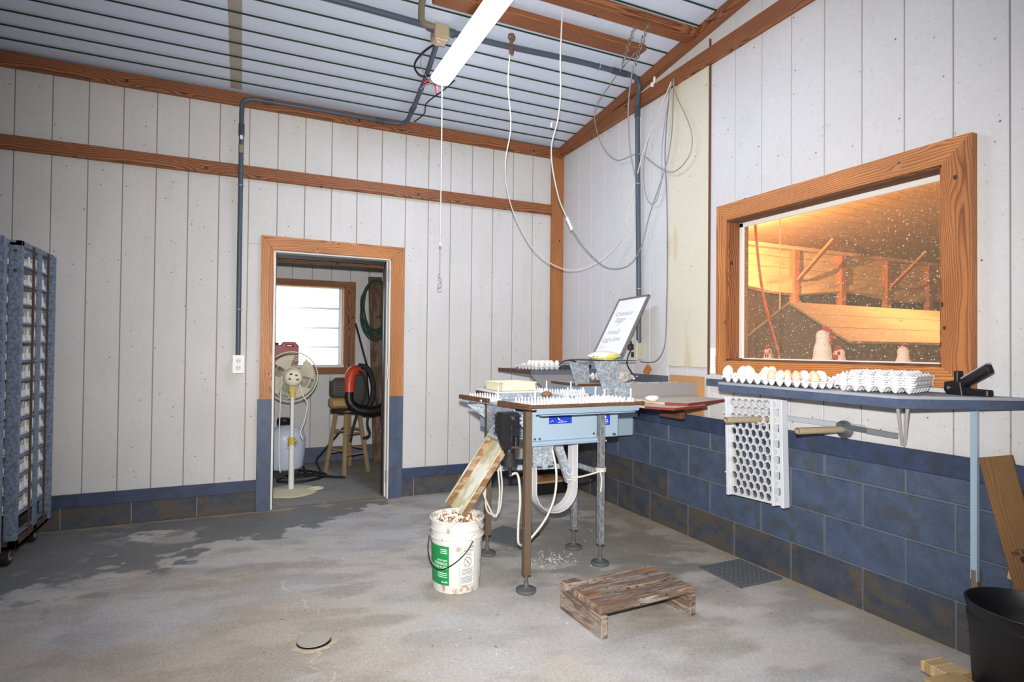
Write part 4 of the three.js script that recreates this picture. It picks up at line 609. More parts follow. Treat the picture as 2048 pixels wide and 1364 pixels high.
{ const t = thing('drain_chute', 'stained white metal chute sloping down into the bucket', 'chute'); // U channel
  const a = [-1.40, 0.735], b = [-1.665, 0.355], u = (s, h) => [a[0] + (b[0] - a[0]) * s - h * 0.82, a[1] + (b[1] - a[1]) * s + h * 0.57];
  const plate = (h0, h1, z0, z1) => { const o = [u(0, h0), u(1, h0), u(1, h1), u(0, h1)]; return poly(o, z1 - z0).translate(0, 0, z0); };
  const stain = MT(tex(256, 256, (x, y) => { const n = fbm(x * 6, y * 12, 4, 5, 6, 12); return lerp3(lerp3(hex(0xa8927a), hex(0x85603f), sstep(0.3, 0.6, n)), hex(0x6a5240), sstep(0.58, 0.75, n) * 0.5); }), 0.25, 0.25, 0.7), bed = MT(tex(128, 128, (x, y) => lerp3(hex(0xf0eddf), hex(0xc9c29a), sstep(0.45, 0.7, fbm(x * 5, y * 5, 9, 4, 5, 5)))), 0.4, 0.4, 0.5);
  part(t, 'bed', plate(0, 0.004, 1.69, 1.93), bed, 'white chute bed'); part(t, 'side_wall', plate(0, 0.04, 1.926, 1.932), stain, 'rust-stained side'); part(t, 'side_wall', plate(0, 0.04, 1.686, 1.692), stain, 'rust-stained side'); part(t, 'flange', plate(0.038, 0.042, 1.672, 1.692), bed); part(t, 'flange', plate(0.038, 0.042, 1.926, 1.94), bed);
  part(t, 'outlet_spout', merge(poly([u(-0.12, 0), u(0.05, 0), u(0.05, 0.06), u(-0.12, 0.06)], 0.2).translate(0, 0, 1.71)), mt.galv); }
single('power_cord', 'white power cord looping under the grading table', 'cord', tube([[-1.14, 0.68, 1.92], [-1.13, 0.56, 1.95], [-1.14, 0.42, 1.95], [-1.19, 0.31, 1.95], [-1.27, 0.22, 1.95], [-1.34, 0.185, 1.97], [-1.385, 0.20, 2.0], [-1.40, 0.30, 2.02], [-1.405, 0.46, 2.05], [-1.44, 0.60, 2.08], [-1.488, 0.60, 2.10]], 0.0068, 90, 8), mt.cord);
single('cord_bundle', 'tangled pale cords hanging behind the stained chute', 'cord', merge(tube([[-1.38, 0.60, 1.60], [-1.42, 0.40, 1.60], [-1.40, 0.27, 1.60], [-1.34, 0.25, 1.60], [-1.31, 0.40, 1.6], [-1.33, 0.58, 1.6]], 0.006, 40, 6), tube([[-1.36, 0.58, 1.62], [-1.44, 0.42, 1.62], [-1.40, 0.30, 1.62], [-1.36, 0.24, 1.62], [-1.335, 0.36, 1.62], [-1.35, 0.56, 1.62]], 0.006, 40, 6)), mt.cord);
single('tie_rope', 'white rope tied between the table leg and belt arm', 'rope', merge(tube([[-0.97, 0.49, 1.84], [-0.93, 0.50, 1.88], [-0.87, 0.54, 1.97], [-0.835, 0.555, 1.985], [-0.815, 0.555, 1.97]], 0.006, 30, 6), new THREE.TorusGeometry(0.027, 0.006, 6, 16).rotateX(Math.PI / 2).translate(-0.839, 0.56, 1.963), new THREE.TorusGeometry(0.027, 0.006, 6, 16).rotateX(Math.PI / 2 + 0.15).translate(-0.839, 0.55, 1.963), tube([[-0.86, 0.55, 1.985], [-0.85, 0.50, 1.99], [-0.857, 0.43, 1.99]], 0.005, 16, 6), tube([[-0.99, 0.48, 1.84], [-0.95, 0.475, 1.845], [-0.94, 0.465, 1.85]], 0.006, 10, 6)), mt.cord);
// peg trays on the deck
function pegTrayGeo(W, D, nx, nz) { const gs = [cbox(-W / 2, W / 2, 0, 0.012, -D / 2, D / 2, 0.002)]; for (let i = 0; i < nx; i++) for (let j = 0; j < nz; j++) { const x = -W / 2 + W * (i + 0.5) / nx, z = -D / 2 + D * (j + 0.5) / nz; gs.push(rod([x, 0.01, z], [x, 0.036, z], 0.008, 0.0045, 6)); } return merge(gs); }
function pegTray(pos, W, D, nx, nz, pins, label) { const t = thing('peg_tray', label, 'egg tray', pos, null); part(t, 'peg_bed', pegTrayGeo(W, D, nx, nz), mt.whitePlastic); for (const [x, z] of pins) part(t, 'pin', rod([x, 0.01, z], [x, 0.088, z], 0.006, 0.0055, 8), mt.whitePlastic); return t; }
pegTray([-1.19, 0.945, 1.99], 0.36, 0.28, 9, 7, [[-0.165, 0.125], [-0.125, 0.05], [0.165, -0.10], [0.155, 0.06]], 'white peg tray at the left front of the grading table');
pegTray([-0.845, 0.945, 1.98], 0.30, 0.28, 8, 7, [[-0.05, 0.1], [-0.1, -0.05], [0.13, 0.1], [0.02, -0.1]], 'white peg tray at the right front of the grading table');
pegTray([-1.43, 0.945, 1.585], 0.13, 0.24, 4, 6, [[0.05, 0.10]], 'small white peg tray at the left rear corner of the table');
pegTray([-0.93, 0.945, 1.22], 0.26, 0.20, 7, 5, [[0.0, 0.07], [0.115, 0.02]], 'white peg tray behind the cream tub');
pegTray([-0.72, 0.945, 1.38], 0.20, 0.20, 5, 5, [[0.05, -0.05]], 'white peg tray at the rear right by metal hopper');
{ const t = thing('candling_box', 'galvanised metal box under the cream tub', 'metal box', [0, 0, 0]); part(t, 'body', cbox(-1.37, -1.06, 0.945, 0.985, 1.30, 1.62, 0.003), mt.galv); part(t, 'lid', cbox(-1.375, -1.055, 0.985, 0.992, 1.295, 1.625, 0.002), mt.white); part(t, 'side_strip', cbox(-1.376, -1.37, 0.948, 0.982, 1.31, 1.62, 0.001), mt.oldwood);
  for (let i = 0; i < 3; i++) part(t, 'screw', lathe([[0.001, 0.003], [0.004, 0.002], [0.005, 0]], 8).rotateZ(Math.PI / 2).translate(-1.376, 0.966, 1.36 + 0.1 * i), mt.black); }
{ const t = thing('plastic_tub', 'cream plastic tub on the metal box of the grading table', 'tub', [-1.20, 0.992, 1.47], null, 0.12); const o = (w, d, y0, y1, th) => merge(cbox(-w, w, y0, y1, -d, -d + th), cbox(-w, w, y0, y1, d - th, d), cbox(-w, -w + th, y0, y1, -d, d), cbox(w - th, w, y0, y1, -d, d));
  part(t, 'wall', merge(o(0.125, 0.1, 0, 0.05, 0.006), cbox(-0.125, 0.125, 0, 0.006, -0.1, 0.1)), mt.cream); part(t, 'rim', o(0.135, 0.11, 0.046, 0.056, 0.014), mt.cream); }
single('hand_tool', 'brown rounded brush head lying between the peg trays', 'brush', (() => { const e = new THREE.SphereGeometry(1, 14, 10); e.scale(0.035, 0.02, 0.03); e.translate(-0.98, 0.966, 1.55); return prep(e); })(), M(0x8a6a4c, 0.8));
// red-edged plywood board with metal trough
{ const t = thing('plywood_worktop', 'plywood worktop with red edges between grading table and wall', 'worktop'); part(t, 'lower_board', prism([[-0.70, 1.70], [-0.70, 2.19], [-0.62, 2.34], [-0.30, 2.25], [-0.30, 1.70]], 0.012, 'y', 0.928, 0), M(0xcab79a, 0.8));
  part(t, 'upper_board', prism([[-0.55, 1.66], [-0.55, 2.18], [-0.46, 2.27], [-0.02, 2.12], [-0.02, 1.66]], 0.014, 'y', 0.941, 0), M(0xc9bca6, 0.8)); part(t, 'edge_band', merge(beam([-0.552, 0.948, 2.182], [-0.462, 0.948, 2.272], 0.004, 0.016, 0.001), beam([-0.462, 0.948, 2.273], [-0.02, 0.948, 2.123], 0.004, 0.016, 0.001), beam([-0.702, 0.934, 2.192], [-0.622, 0.934, 2.342], 0.004, 0.014, 0.001), beam([-0.622, 0.934, 2.342], [-0.30, 0.934, 2.252], 0.004, 0.014, 0.001)), M(0x7a2a2a, 0.7), 'dark red edge'); part(t, 'support', cbox(-0.28, -0.24, 0.826, 0.928, 1.8, 2.0, 0.003), mt.oldwood); }
{ const t = thing('metal_trough', 'weathered grey metal trough on the plywood worktop', 'trough', [0, 0.955, 1.87]); part(t, 'front_wall', merge(cbox(-0.565, -0.02, 0.006, 0.09, -0.006, 0, 0.001), cbox(-0.575, -0.015, 0, 0.008, -0.006, 0.014, 0.001)), M(0x9c9a9c, 0.55, { metalness: 0.15 })); part(t, 'body', merge(cbox(-0.64, -0.02, 0, 0.085, -0.20, -0.194, 0.001), cbox(-0.64, -0.02, 0, 0.006, -0.20, -0.006, 0.001), cbox(-0.026, -0.02, 0, 0.085, -0.2, 0, 0.001), cbox(-0.66, -0.56, 0.0, 0.07, -0.03, -0.022, 0.001)), mt.galv); part(t, 'rail', cbox(-0.66, -0.015, -0.006, 0.0, -0.02, 0.02, 0.001), mt.bluePlain); }
single('plastic_scrap', 'crumpled white plastic scrap on the plywood worktop', 'scrap', (() => { const e = new THREE.IcosahedronGeometry(1, 3), p = e.attributes.position; for (let i = 0; i < p.count; i++) { const v = V(p.getX(i), p.getY(i), p.getZ(i)); const s = 0.75 + 0.5 * fbm(v.x * 2.5 + 9, v.y * 2.5 + v.z * 2 + 9, 4, 3); p.setXYZ(i, v.x * s * 0.042, v.y * s * 0.018, v.z * s * 0.03); } e.computeVertexNormals(); e.translate(-0.56, 0.972, 2.08); return prep(e); })(), mt.white);
// rear bench with hopper, bag and whiteboard
{ const t = thing('washer_bench', 'blue-grey washer cabinet with brown rim behind the grading table', 'bench'); part(t, 'rim', cbox(-0.60, -0.10, 0.995, 1.012, 0.85, 1.32, 0.003), mt.oldwood); part(t, 'cabinet', cbox(-0.56, -0.10, 0.62, 0.995, 0.87, 1.28, 0.003), mt.steelBlue); part(t, 'top', cbox(-0.59, -0.11, 1.012, 1.016, 0.86, 1.31, 0), M(0xb9b0a4, 0.8)); part(t, 'wall_bracket', cbox(-0.10, -0.025, 0.75, 0.99, 0.9, 1.24, 0.003), mt.galv); }
{ const t = thing('metal_hopper', 'pair of tapered galvanised hopper plates standing behind the peg trays', 'hopper'); part(t, 'plate', poly([[-0.672, 1.166], [-0.508, 1.166], [-0.503, 1.0], [-0.615, 1.0]], 0.004).translate(0, 0, 1.30), mt.galv); part(t, 'plate', poly([[-0.662, 1.185], [-0.455, 1.19], [-0.464, 0.946], [-0.575, 0.946]], 0.004).translate(0, 0, 1.60), mt.galv);
  part(t, 'tray_top', merge(prism([[-0.66, 1.28], [-0.66, 1.604], [-0.32, 1.604], [-0.32, 1.15], [-0.5, 1.15]], 0.006, 'y', 1.18, 0)), M(0x3c3f44, 0.6)); part(t, 'shelf_plate', cbox(-0.60, -0.44, 1.155, 1.161, 1.25, 1.45, 0.001), mt.galv); }
{ const t = thing('snack_bag', 'crumpled yellow and white plastic bag under the whiteboard', 'bag', [-0.55, 1.212, 1.56]); const e = new THREE.SphereGeometry(1, 32, 20), p = e.attributes.position, uv = e.attributes.uv;
  for (let i = 0; i < p.count; i++) { const x = p.getX(i), y = p.getY(i), z = p.getZ(i), pinch = 1 - 0.55 * Math.pow(Math.abs(x), 3), w = 1 + 0.22 * (fbm(x * 5 + 9, z * 5 + y * 4 + 9, 3, 3) - 0.5); p.setXYZ(i, x * 0.13 * w, y * 0.036 * pinch * w, z * 0.07 * pinch * w); uv.setXY(i, x * 0.5 + 0.5, y * 0.5 + 0.5); } e.computeVertexNormals();
  part(t, 'wrapper', prep(e), new THREE.MeshStandardMaterial({ roughness: 0.3, map: canvasTex(256, 128, (c, w, h) => { c.fillStyle = '#ece8cf'; c.fillRect(0, 0, w, h); c.fillStyle = '#e8e062'; c.beginPath(); c.ellipse(170, 80, 70, 40, 0, 0, 7); c.fill(); c.fillRect(0, 90, 90, 38); c.fillStyle = '#4fb4dc'; c.beginPath(); c.moveTo(150, 128); c.lineTo(210, 70); c.lineTo(225, 128); c.fill(); c.fillStyle = '#2a3550'; c.fillRect(22, 60, 9, 12); c.fillRect(42, 66, 9, 10); }) })); }
{ // whiteboard
  const ux = V(0.127, 0.052, 0.991).normalize(), up = V(0.535, 0.837, -0.113), W = 0.319, Hh = 0.532; const t = thing('whiteboard', 'small framed whiteboard with faint handwriting leaning on the right wall', 'whiteboard', [-0.355, 1.212, 1.488]);
  const n = new THREE.Vector3().crossVectors(ux, up).normalize(), uy = new THREE.Vector3().crossVectors(n, ux); t.quaternion.setFromRotationMatrix(new THREE.Matrix4().makeBasis(ux, uy, n));
  const g = new THREE.PlaneGeometry(W, Hh); g.translate(-W / 2, Hh / 2, 0.004);
  part(t, 'writing_surface', g, new THREE.MeshStandardMaterial({ roughness: 0.25, map: canvasTex(680, 1140, (c, w, h) => { c.fillStyle = '#f4f5f4'; c.fillRect(0, 0, w, h); c.fillStyle = '#7e858c'; c.font = 'italic 104px serif'; c.fillText('Contain', 90, 350); c.fillText('Eggs', 150, 470); c.fillStyle = '#9aa0a4'; c.font = 'italic 62px serif'; c.fillText('cc', 230, 545); c.font = 'italic 104px serif'; c.fillStyle = '#858b92'; c.fillText('Small', 100, 710); c.fillText('Eggs low', 40, 850); c.font = 'italic 80px serif'; c.fillStyle = '#a4a9ad'; c.fillText('!/ //', 60, 980); }) }));
  part(t, 'backing', cbox(-W, 0, 0, Hh, -0.006, 0.003, 0), mt.white); const q = 0.012; part(t, 'frame', merge(cbox(-W - 0.002, 0.002, Hh - q, Hh + 0.002, -0.01, 0.012, 0.002), cbox(-W - 0.002, 0.002, -0.002, q, -0.01, 0.012, 0.002), cbox(-W - 0.002, -W + q, 0, Hh, -0.01, 0.012, 0.002), cbox(-q, 0.002, 0, Hh, -0.01, 0.012, 0.002)), M(0x7d7672, 0.5, { metalness: 0.2 })); }
{ const t = thing('corner_counter', 'grey corner counter against the back wall with a tapered end panel', 'counter'); part(t, 'top', cbox(-0.78, -0.02, 1.062, 1.092, 0.30, 0.93, 0.003), M(0x5d6470, 0.7)); part(t, 'end_panel', poly([[-0.775, 1.062], [-0.02, 1.062], [-0.02, 0.62], [-0.42, 0.72]], 0.012).translate(0, 0, 0.90), M(0x8d8c92, 0.7)); part(t, 'wood_edge', cbox(-0.785, -0.78, 1.07, 1.095, 0.32, 0.93, 0.001), mt.oldwood); }
const f3 = eggFlat([-0.60, 1.126, 0.74], 0.1, 'egg tray of white eggs at the left end of the corner counter', null); putEggs(f3, [[0, 5], [1, 5], [2, 5], [3, 5], [4, 5], [0, 4], [1, 4], [2, 4], [3, 4], [0, 3]], 0.95, 'egg', 'the corner counter tray', 'eggs on the corner counter', 1, true);
single('black_strap_tool', 'black metal tool lying across eggs on the corner counter', 'tool', merge(tube([[-0.52, 1.135, 0.90], [-0.48, 1.165, 0.91], [-0.40, 1.165, 0.91], [-0.34, 1.14, 0.90]], 0.007, 20, 6), beam([-0.50, 1.115, 0.88], [-0.22, 1.12, 0.86], 0.06, 0.03, 0.004)), mt.darkGrey);
const f4 = eggFlat([-0.22, 1.125, 1.16], 0.3, 'egg tray with a single egg below the outlet box', null); f4.position.y = 1.06; putEggs(f4, [[0, 5], [1, 5], [3, 4]], 1.15, 'egg', 'the tray below the outlet box', 'eggs below the outlet box', 1, true);
single('plastic_bag', 'crumpled clear plastic bag on the washer bench beside the hopper', 'plastic bag', (() => { const e = new THREE.IcosahedronGeometry(1, 4), p = e.attributes.position; for (let i = 0; i < p.count; i++) { const v = V(p.getX(i), p.getY(i), p.getZ(i)); const s = 0.7 + 0.6 * fbm(v.x * 3 + 9, v.y * 3 + v.z * 2.4 + 9, 14, 3); p.setXYZ(i, v.x * s * 0.10, v.y * s * 0.05, v.z * s * 0.07); } e.computeVertexNormals(); e.translate(-0.30, 1.065, 1.36); return prep(e); })(), new THREE.MeshPhysicalMaterial({ color: 0xd4cfc8, roughness: 0.25, side: THREE.DoubleSide }));
// ================================================================ ON THE FLOOR
{ // bucket
  const cx = -1.71, cz = 1.915; const t = thing('plastic_bucket', 'dirty white oil bucket with a green label under the chute', 'bucket', [cx, 0, cz]);
  const H = 0.37, rb = 0.124, rt = 0.139, R = y => rb + (rt - rb) * y / H;
  const dirty = MT(tex(512, 256, (u, v) => { const n = fbm(u * 14, v * 8, 3, 5, 14, 8), e = sstep(0.24, 0.0, v) * 0.5 + sstep(0.7, 1.0, v) * 0.45; return lerp3([212, 211, 208], hex(0x8a6038), sstep(0.56, 0.68, n * 0.85 + e * 0.22) * 0.5); }), 1, 1, 0.45);
  const shellGeo = lathe([[0.001, 0], [rb - 0.004, 0], [rb, 0.004], [R(0.27), 0.27], [R(0.27) + 0.010, 0.274], [R(0.28) + 0.010, 0.282], [R(0.285), 0.287], [R(0.312), 0.312], [R(0.312) + 0.007, 0.316], [R(0.322) + 0.007, 0.322], [R(0.325), 0.327], [R(0.355), 0.355], [R(0.355) + 0.006, 0.359], [rt + 0.007, 0.368], [rt, 0.371], [rt - 0.004, 0.366], [R(0.3) - 0.005, 0.3], [rb - 0.006, 0.01], [0.001, 0.008]], 48); { const p = shellGeo.attributes.position, uv = shellGeo.attributes.uv; for (let k = 0; k < p.count; k++) uv.setXY(k, Math.abs(Math.atan2(p.getX(k), p.getZ(k))) / Math.PI, p.getY(k) / H); }
  part(t, 'shell', shellGeo, dirty);
  const wrap = (a0, a1, y0, y1, draw, w, h, nm, lab) => { const n = 14, P = [], uv = []; const pt = (i, y) => { const a = a0 + (a1 - a0) * i / n; return [(R(y) + 0.0012) * Math.sin(a), y, (R(y) + 0.0012) * Math.cos(a)]; }; for (let i = 0; i < n; i++) { P.push(...pt(i, y0), ...pt(i + 1, y0), ...pt(i + 1, y1), ...pt(i, y0), ...pt(i + 1, y1), ...pt(i, y1)); uv.push(i / n, 0, (i + 1) / n, 0, (i + 1) / n, 1, i / n, 0, (i + 1) / n, 1, i / n, 1); }
    const g = new THREE.BufferGeometry(); g.setAttribute('position', new THREE.Float32BufferAttribute(P, 3)); g.setAttribute('uv', new THREE.Float32BufferAttribute(uv, 2)); g.computeVertexNormals(); part(t, nm, g, new THREE.MeshStandardMaterial({ map: canvasTex(w, h, draw), roughness: 0.5, side: THREE.DoubleSide }), lab); };
  wrap(-1.95, -0.64, 0.045, 0.245, (c, w, h) => { c.fillStyle = '#138a4b'; c.fillRect(0, 0, w, h); c.fillStyle = '#e9f3ec'; c.textAlign = 'right'; c.font = 'bold 30px sans-serif'; for (let i = 0; i < 3; i++) c.fillRect(w - 140, 40 + i * 24, 110, 9); c.fillText('HEAVY DUTY', w - 24, 200); c.font = 'bold 44px sans-serif'; c.fillText('HYDRAULIC', w - 24, 248); c.fillText('TRACTION FLUID', w - 24, 296); for (let i = 0; i < 3; i++) c.fillRect(w - 200, 350 + i * 26, 170, 9); c.font = 'bold 32px sans-serif'; c.fillText('85-406', w - 24, h - 30); }, 480, 512, 'label', 'green label with white lettering');
  wrap(-0.22, 0.42, 0.045, 0.235, (c, w, h) => { c.fillStyle = '#e9e8e4'; c.fillRect(0, 0, w, h); c.strokeStyle = '#222'; c.fillStyle = '#222'; c.lineWidth = 3; c.strokeRect(3, 3, w - 6, h - 6); c.font = 'bold 34px sans-serif'; c.textAlign = 'center'; c.fillText('WARNING', w / 2 + 14, 44); c.fillText('AVISO', w / 2 + 14, 96); c.strokeRect(3, 58, w - 6, 54); for (const y of [22, 74]) { c.beginPath(); c.moveTo(22, y + 24); c.lineTo(34, y); c.lineTo(46, y + 24); c.closePath(); c.stroke(); } c.lineWidth = 8; c.beginPath(); c.arc(w / 2, 190, 62, 0, 7); c.stroke(); c.beginPath(); c.moveTo(w / 2 - 44, 146); c.lineTo(w / 2 + 44, 234); c.stroke(); c.lineWidth = 4; c.strokeRect(w / 2 - 36, 190, 34, 38); c.beginPath(); c.arc(w / 2 + 14, 172, 20, 0, 7); c.stroke(); c.lineWidth = 3; c.strokeRect(3, 270, w - 6, 104); for (let i = 0; i < 5; i++) c.fillRect(28, 286 + i * 17, w - 56 - (i % 2) * 20, 6); for (let i = 0; i < 6; i++) c.fillRect(20, 392 + i * 16, w - 44 - (i % 3) * 12, 6); }, 256, 512, 'label', 'black and white warning label');
  part(t, 'handle', tube([[R(0.27) * Math.sin(0.3) + 0.004, 0.283, R(0.27) * Math.cos(0.3) + 0.014], [0.0, 0.22, 0.145], [-0.07, 0.16, 0.13], [-0.12, 0.125, 0.075], [-0.142, 0.14, 0.0], [-0.14, 0.21, -0.06], [-0.115, 0.283, -0.09]], 0.003, 50, 6), mt.black, 'thin wire handle'); part(t, 'handle_ear', merge(lathe([[0.001, 0], [0.015, 0], [0.013, 0.008], [0.001, 0.008]], 16).rotateX(Math.PI / 2).rotateY(0.3).translate(R(0.28) * Math.sin(0.3) * 1.06, 0.283, R(0.28) * Math.cos(0.3) * 1.06)), mt.white);
  const sh = []; for (let i = 0; i < 520; i++) { const a = rr(0, 6.28), q = Math.sqrt(rnd()) * (R(0.34) - 0.014), e = new THREE.TetrahedronGeometry(rr(0.006, 0.013)); e.rotateX(rr(0, 6)); e.rotateY(rr(0, 6)); e.translate(q * Math.cos(a), 0.340 + rr(0, 0.014), q * Math.sin(a)); sh.push(prep(e)); }
  const shells = thing('eggshell_waste', 'broken eggshell and litter waste filling the bucket', 'waste', [cx, 0, cz]); shells.userData.kind = 'stuff';
  part(shells, 'shell_pieces', merge(sh.slice(0, 300)), M(0xece6da, 0.8)); part(shells, 'brown_litter', merge(sh.slice(300), lathe([[0.001, 0.342], [R(0.335) - 0.008, 0.334]], 24)), M(0x8a5e38, 0.9));
}
{ // step stool of old planks
  const t = thing('step_stool', 'low worn plank step stool in the middle of the floor', 'step stool'); const A = V(-1.345, 0, 2.375), u = V(0.555, 0, -0.02).normalize(), L = 0.545, Wd = 0.345;
  t.position.copy(A); t.rotation.y = 0.035;
  part(t, 'side_board', cbox(0, 0.036, 0, 0.10, 0, Wd, 0.004, 2), mt.step); part(t, 'side_board', cbox(L - 0.036, L, 0, 0.10, 0, Wd, 0.004, 2), mt.step);
  const bw = [0.09, 0.125, 0.125]; let z = 0; for (let i = 0; i < 3; i++) { const x1 = i === 0 ? 0.11 : L + 0.004; if (i === 0) part(t, 'tread_plank', cbox(-0.004, 0.13, 0.10, 0.137, z, z + 0.06, 0.008, 2), mt.step); part(t, 'tread_plank', cbox(i === 0 ? 0.13 : -0.004, L + 0.002, 0.10, 0.138 - 0.002 * i, z + (i === 0 ? 0.03 : 0.002), z + bw[i], 0.012, 0), mt.step); z += bw[i]; }
}
function matGeo(S, n, r) { const gs = [cbox(0, S, 0, 0.012, 0, 0.006, 0), cbox(0, S, 0, 0.012, S - 0.006, S, 0), cbox(0, 0.006, 0, 0.012, 0, S, 0), cbox(S - 0.006, S, 0, 0.012, 0, S, 0)]; for (let i = 1; i < n; i++) { const q = S * i / n; gs.push(cbox(q - 0.0022, q + 0.0022, 0.002, 0.011, 0, S, 0), cbox(0, S, 0.002, 0.011, q - 0.0022, q + 0.0022, 0)); } for (let i = 0; i < n; i++) for (let j = 0; j < n; j++) gs.push(new THREE.TorusGeometry(S / n * 0.33, 0.0022, 4, 10).rotateX(Math.PI / 2).translate(S * (i + 0.5) / n, 0.008, S * (j + 0.5) / n)); return merge(gs); }
{ const g = matGeo(0.305, 9); const m = single('floor_mat', 'square grey plastic grid mat on the floor by the block wall', 'mat', g, M(0x5b6068, 0.7)); m.position.set(-0.345, 0.001, 2.25); m.rotation.y = -0.01;
  const m2 = single('floor_mat', 'square grey plastic grid mat on the floor under the table', 'mat', g, M(0x5f646a, 0.7)); m2.position.set(-1.34, 0.001, 1.26); m2.rotation.y = 0.55; }
function rough(g) { const p = g.attributes.position; for (let i = 0; i < p.count; i++) { const x = p.getX(i), z = p.getZ(i), r = Math.hypot(x, z), a = Math.atan2(z, x); if (r > 0.08) { const k = 1 + 0.22 * (noise(Math.cos(a) * 3 + 9, Math.sin(a) * 3 + 9, 3) - 0.5) + 0.1 * (noise(Math.cos(a) * 9 + 9, Math.sin(a) * 9 + 9, 4) - 0.5); p.setX(i, x * k); p.setZ(i, z * k); } } g.computeVertexNormals(); return g; }
{ const t = thing('floor_drain', 'round slotted metal drain cover set in the concrete floor', 'drain', [-2.462, 0, 2.238]); const s = new THREE.Shape(); s.absarc(0, 0, 0.068, 0, Math.PI * 2); for (let i = -5; i <= 5; i++) for (let j = -6; j <= 6; j++) { const x = i * 0.0155 + (j % 2 ? 0.0077 : 0), y = j * 0.0125; if (Math.hypot(x, y) < 0.056) { const h = new THREE.Path(); h.absellipse(x, y, 0.0062, 0.0042, 0, 6.2832, true); s.holes.push(new THREE.Path(h.getPoints(6))); } }
  part(t, 'grate', prep(new THREE.ExtrudeGeometry(s, { depth: 0.004, bevelEnabled: false, curveSegments: 24 })).rotateX(-Math.PI / 2).rotateZ(0.04).translate(0, 0.012, 0), M(0xa9a49b, 0.6)); part(t, 'collar', rough(lathe([[0.070, 0.0005], [0.094, 0.0008], [0.088, 0.004], [0.073, 0.006], [0.070, 0.001]], 48)), M(0xb0a68e, 0.95), 'chipped concrete collar'); part(t, 'well', lathe([[0.001, 0.0006], [0.070, 0.0008]], 24), mt.black); }
{ // feathers and eggshell crumbs under the table
  const gs = []; for (let i = 0; i < 130; i++) { const a = rr(0, 6.28), q = Math.pow(rnd(), 0.8); const x = -1.06 + 0.17 * q * Math.cos(a), z = 1.80 + 0.16 * q * Math.sin(a); const e = new THREE.TetrahedronGeometry(rr(0.004, 0.010)); e.scale(1.3, 0.3, 0.7); e.rotateY(rr(0, 6)); e.translate(x, 0.003, z); gs.push(prep(e)); } for (let i = 0; i < 70; i++) { const e = new THREE.TetrahedronGeometry(rr(0.002, 0.007)); e.scale(1.3, 0.4, 0.8); e.rotateY(rr(0, 6)); e.translate(rr(-2.2, -0.4), 0.002, rr(1.2, 2.8)); gs.push(prep(e)); }
  const c = single('eggshell_crumbs', 'white eggshell crumbs and feathers scattered on the floor under the table', 'crumbs', merge(gs), mt.white); c.userData.kind = 'stuff'; }
{ // black buckets and wood at the lower right corner
  const bk = (pos, label) => { const t = thing('black_bucket', label, 'bucket', pos, 'black buckets at the right'); part(t, 'shell', lathe([[0.001, 0], [0.142, 0], [0.146, 0.004], [0.160, 0.30], [0.166, 0.302], [0.163, 0.315], [0.164, 0.355], [0.171, 0.358], [0.172, 0.366], [0.162, 0.367], [0.156, 0.30], [0.138, 0.01], [0.001, 0.008]], 48), mt.black); part(t, 'rim_seam', new THREE.TorusGeometry(0.1635, 0.0025, 6, 48).rotateX(Math.PI / 2).translate(0, 0.316, 0), mt.black); return t; };
  bk([-0.245, 0, 3.74], 'open black plastic bucket in the lower right corner'); bk([-0.19, 0, 4.09], 'black bucket cut off by the right edge of the picture');
  const t = thing('wooden_pallet_frame', 'low wooden frame with pale top pieces beside the black bucket', 'wooden frame', [-0.54, 0, 3.61], null, -0.12);
  part(t, 'plank', cbox(-0.02, 0.10, 0.05, 0.10, 0.0, 0.55, 0.003, 2), mt.pine2); part(t, 'plank', cbox(0.10, 0.20, 0.06, 0.10, -0.13, -0.01, 0.003, 0), MT(T.plankWarm, 1.6, 0.3, 0.8)); part(t, 'top_board', cbox(-0.03, 0.12, 0.10, 0.112, -0.02, 0.5, 0.002, 2), MT(T.plankWarm, 1.6, 0.3, 0.8, { color: 0xe8e0d6 })); part(t, 'block', cbox(0.0, 0.09, 0.0, 0.05, 0.0, 0.1, 0.002), mt.pine2); part(t, 'block', cbox(0.0, 0.09, 0.0, 0.05, 0.4, 0.5, 0.002), mt.pine2);
  single('wood_offcuts', 'pale wood offcut behind the black bucket', 'wood', merge(beam([-0.03, 0.43, 3.60], [-0.03, 0.36, 4.0], 0.025, 0.10, 0.002)), MT(T.plankWarm, 1.6, 0.3, 0.8)); }

{ const t = thing('low_box', 'low black box with a tan top on the floor behind the belt', 'box', [-0.32, 0, 0.30]); part(t, 'body', cbox(-0.16, 0.16, 0, 0.10, -0.12, 0.12, 0.004), mt.black); part(t, 'lid', cbox(-0.165, 0.165, 0.10, 0.118, -0.125, 0.125, 0.003), mt.cardboard, 'tan lid'); }
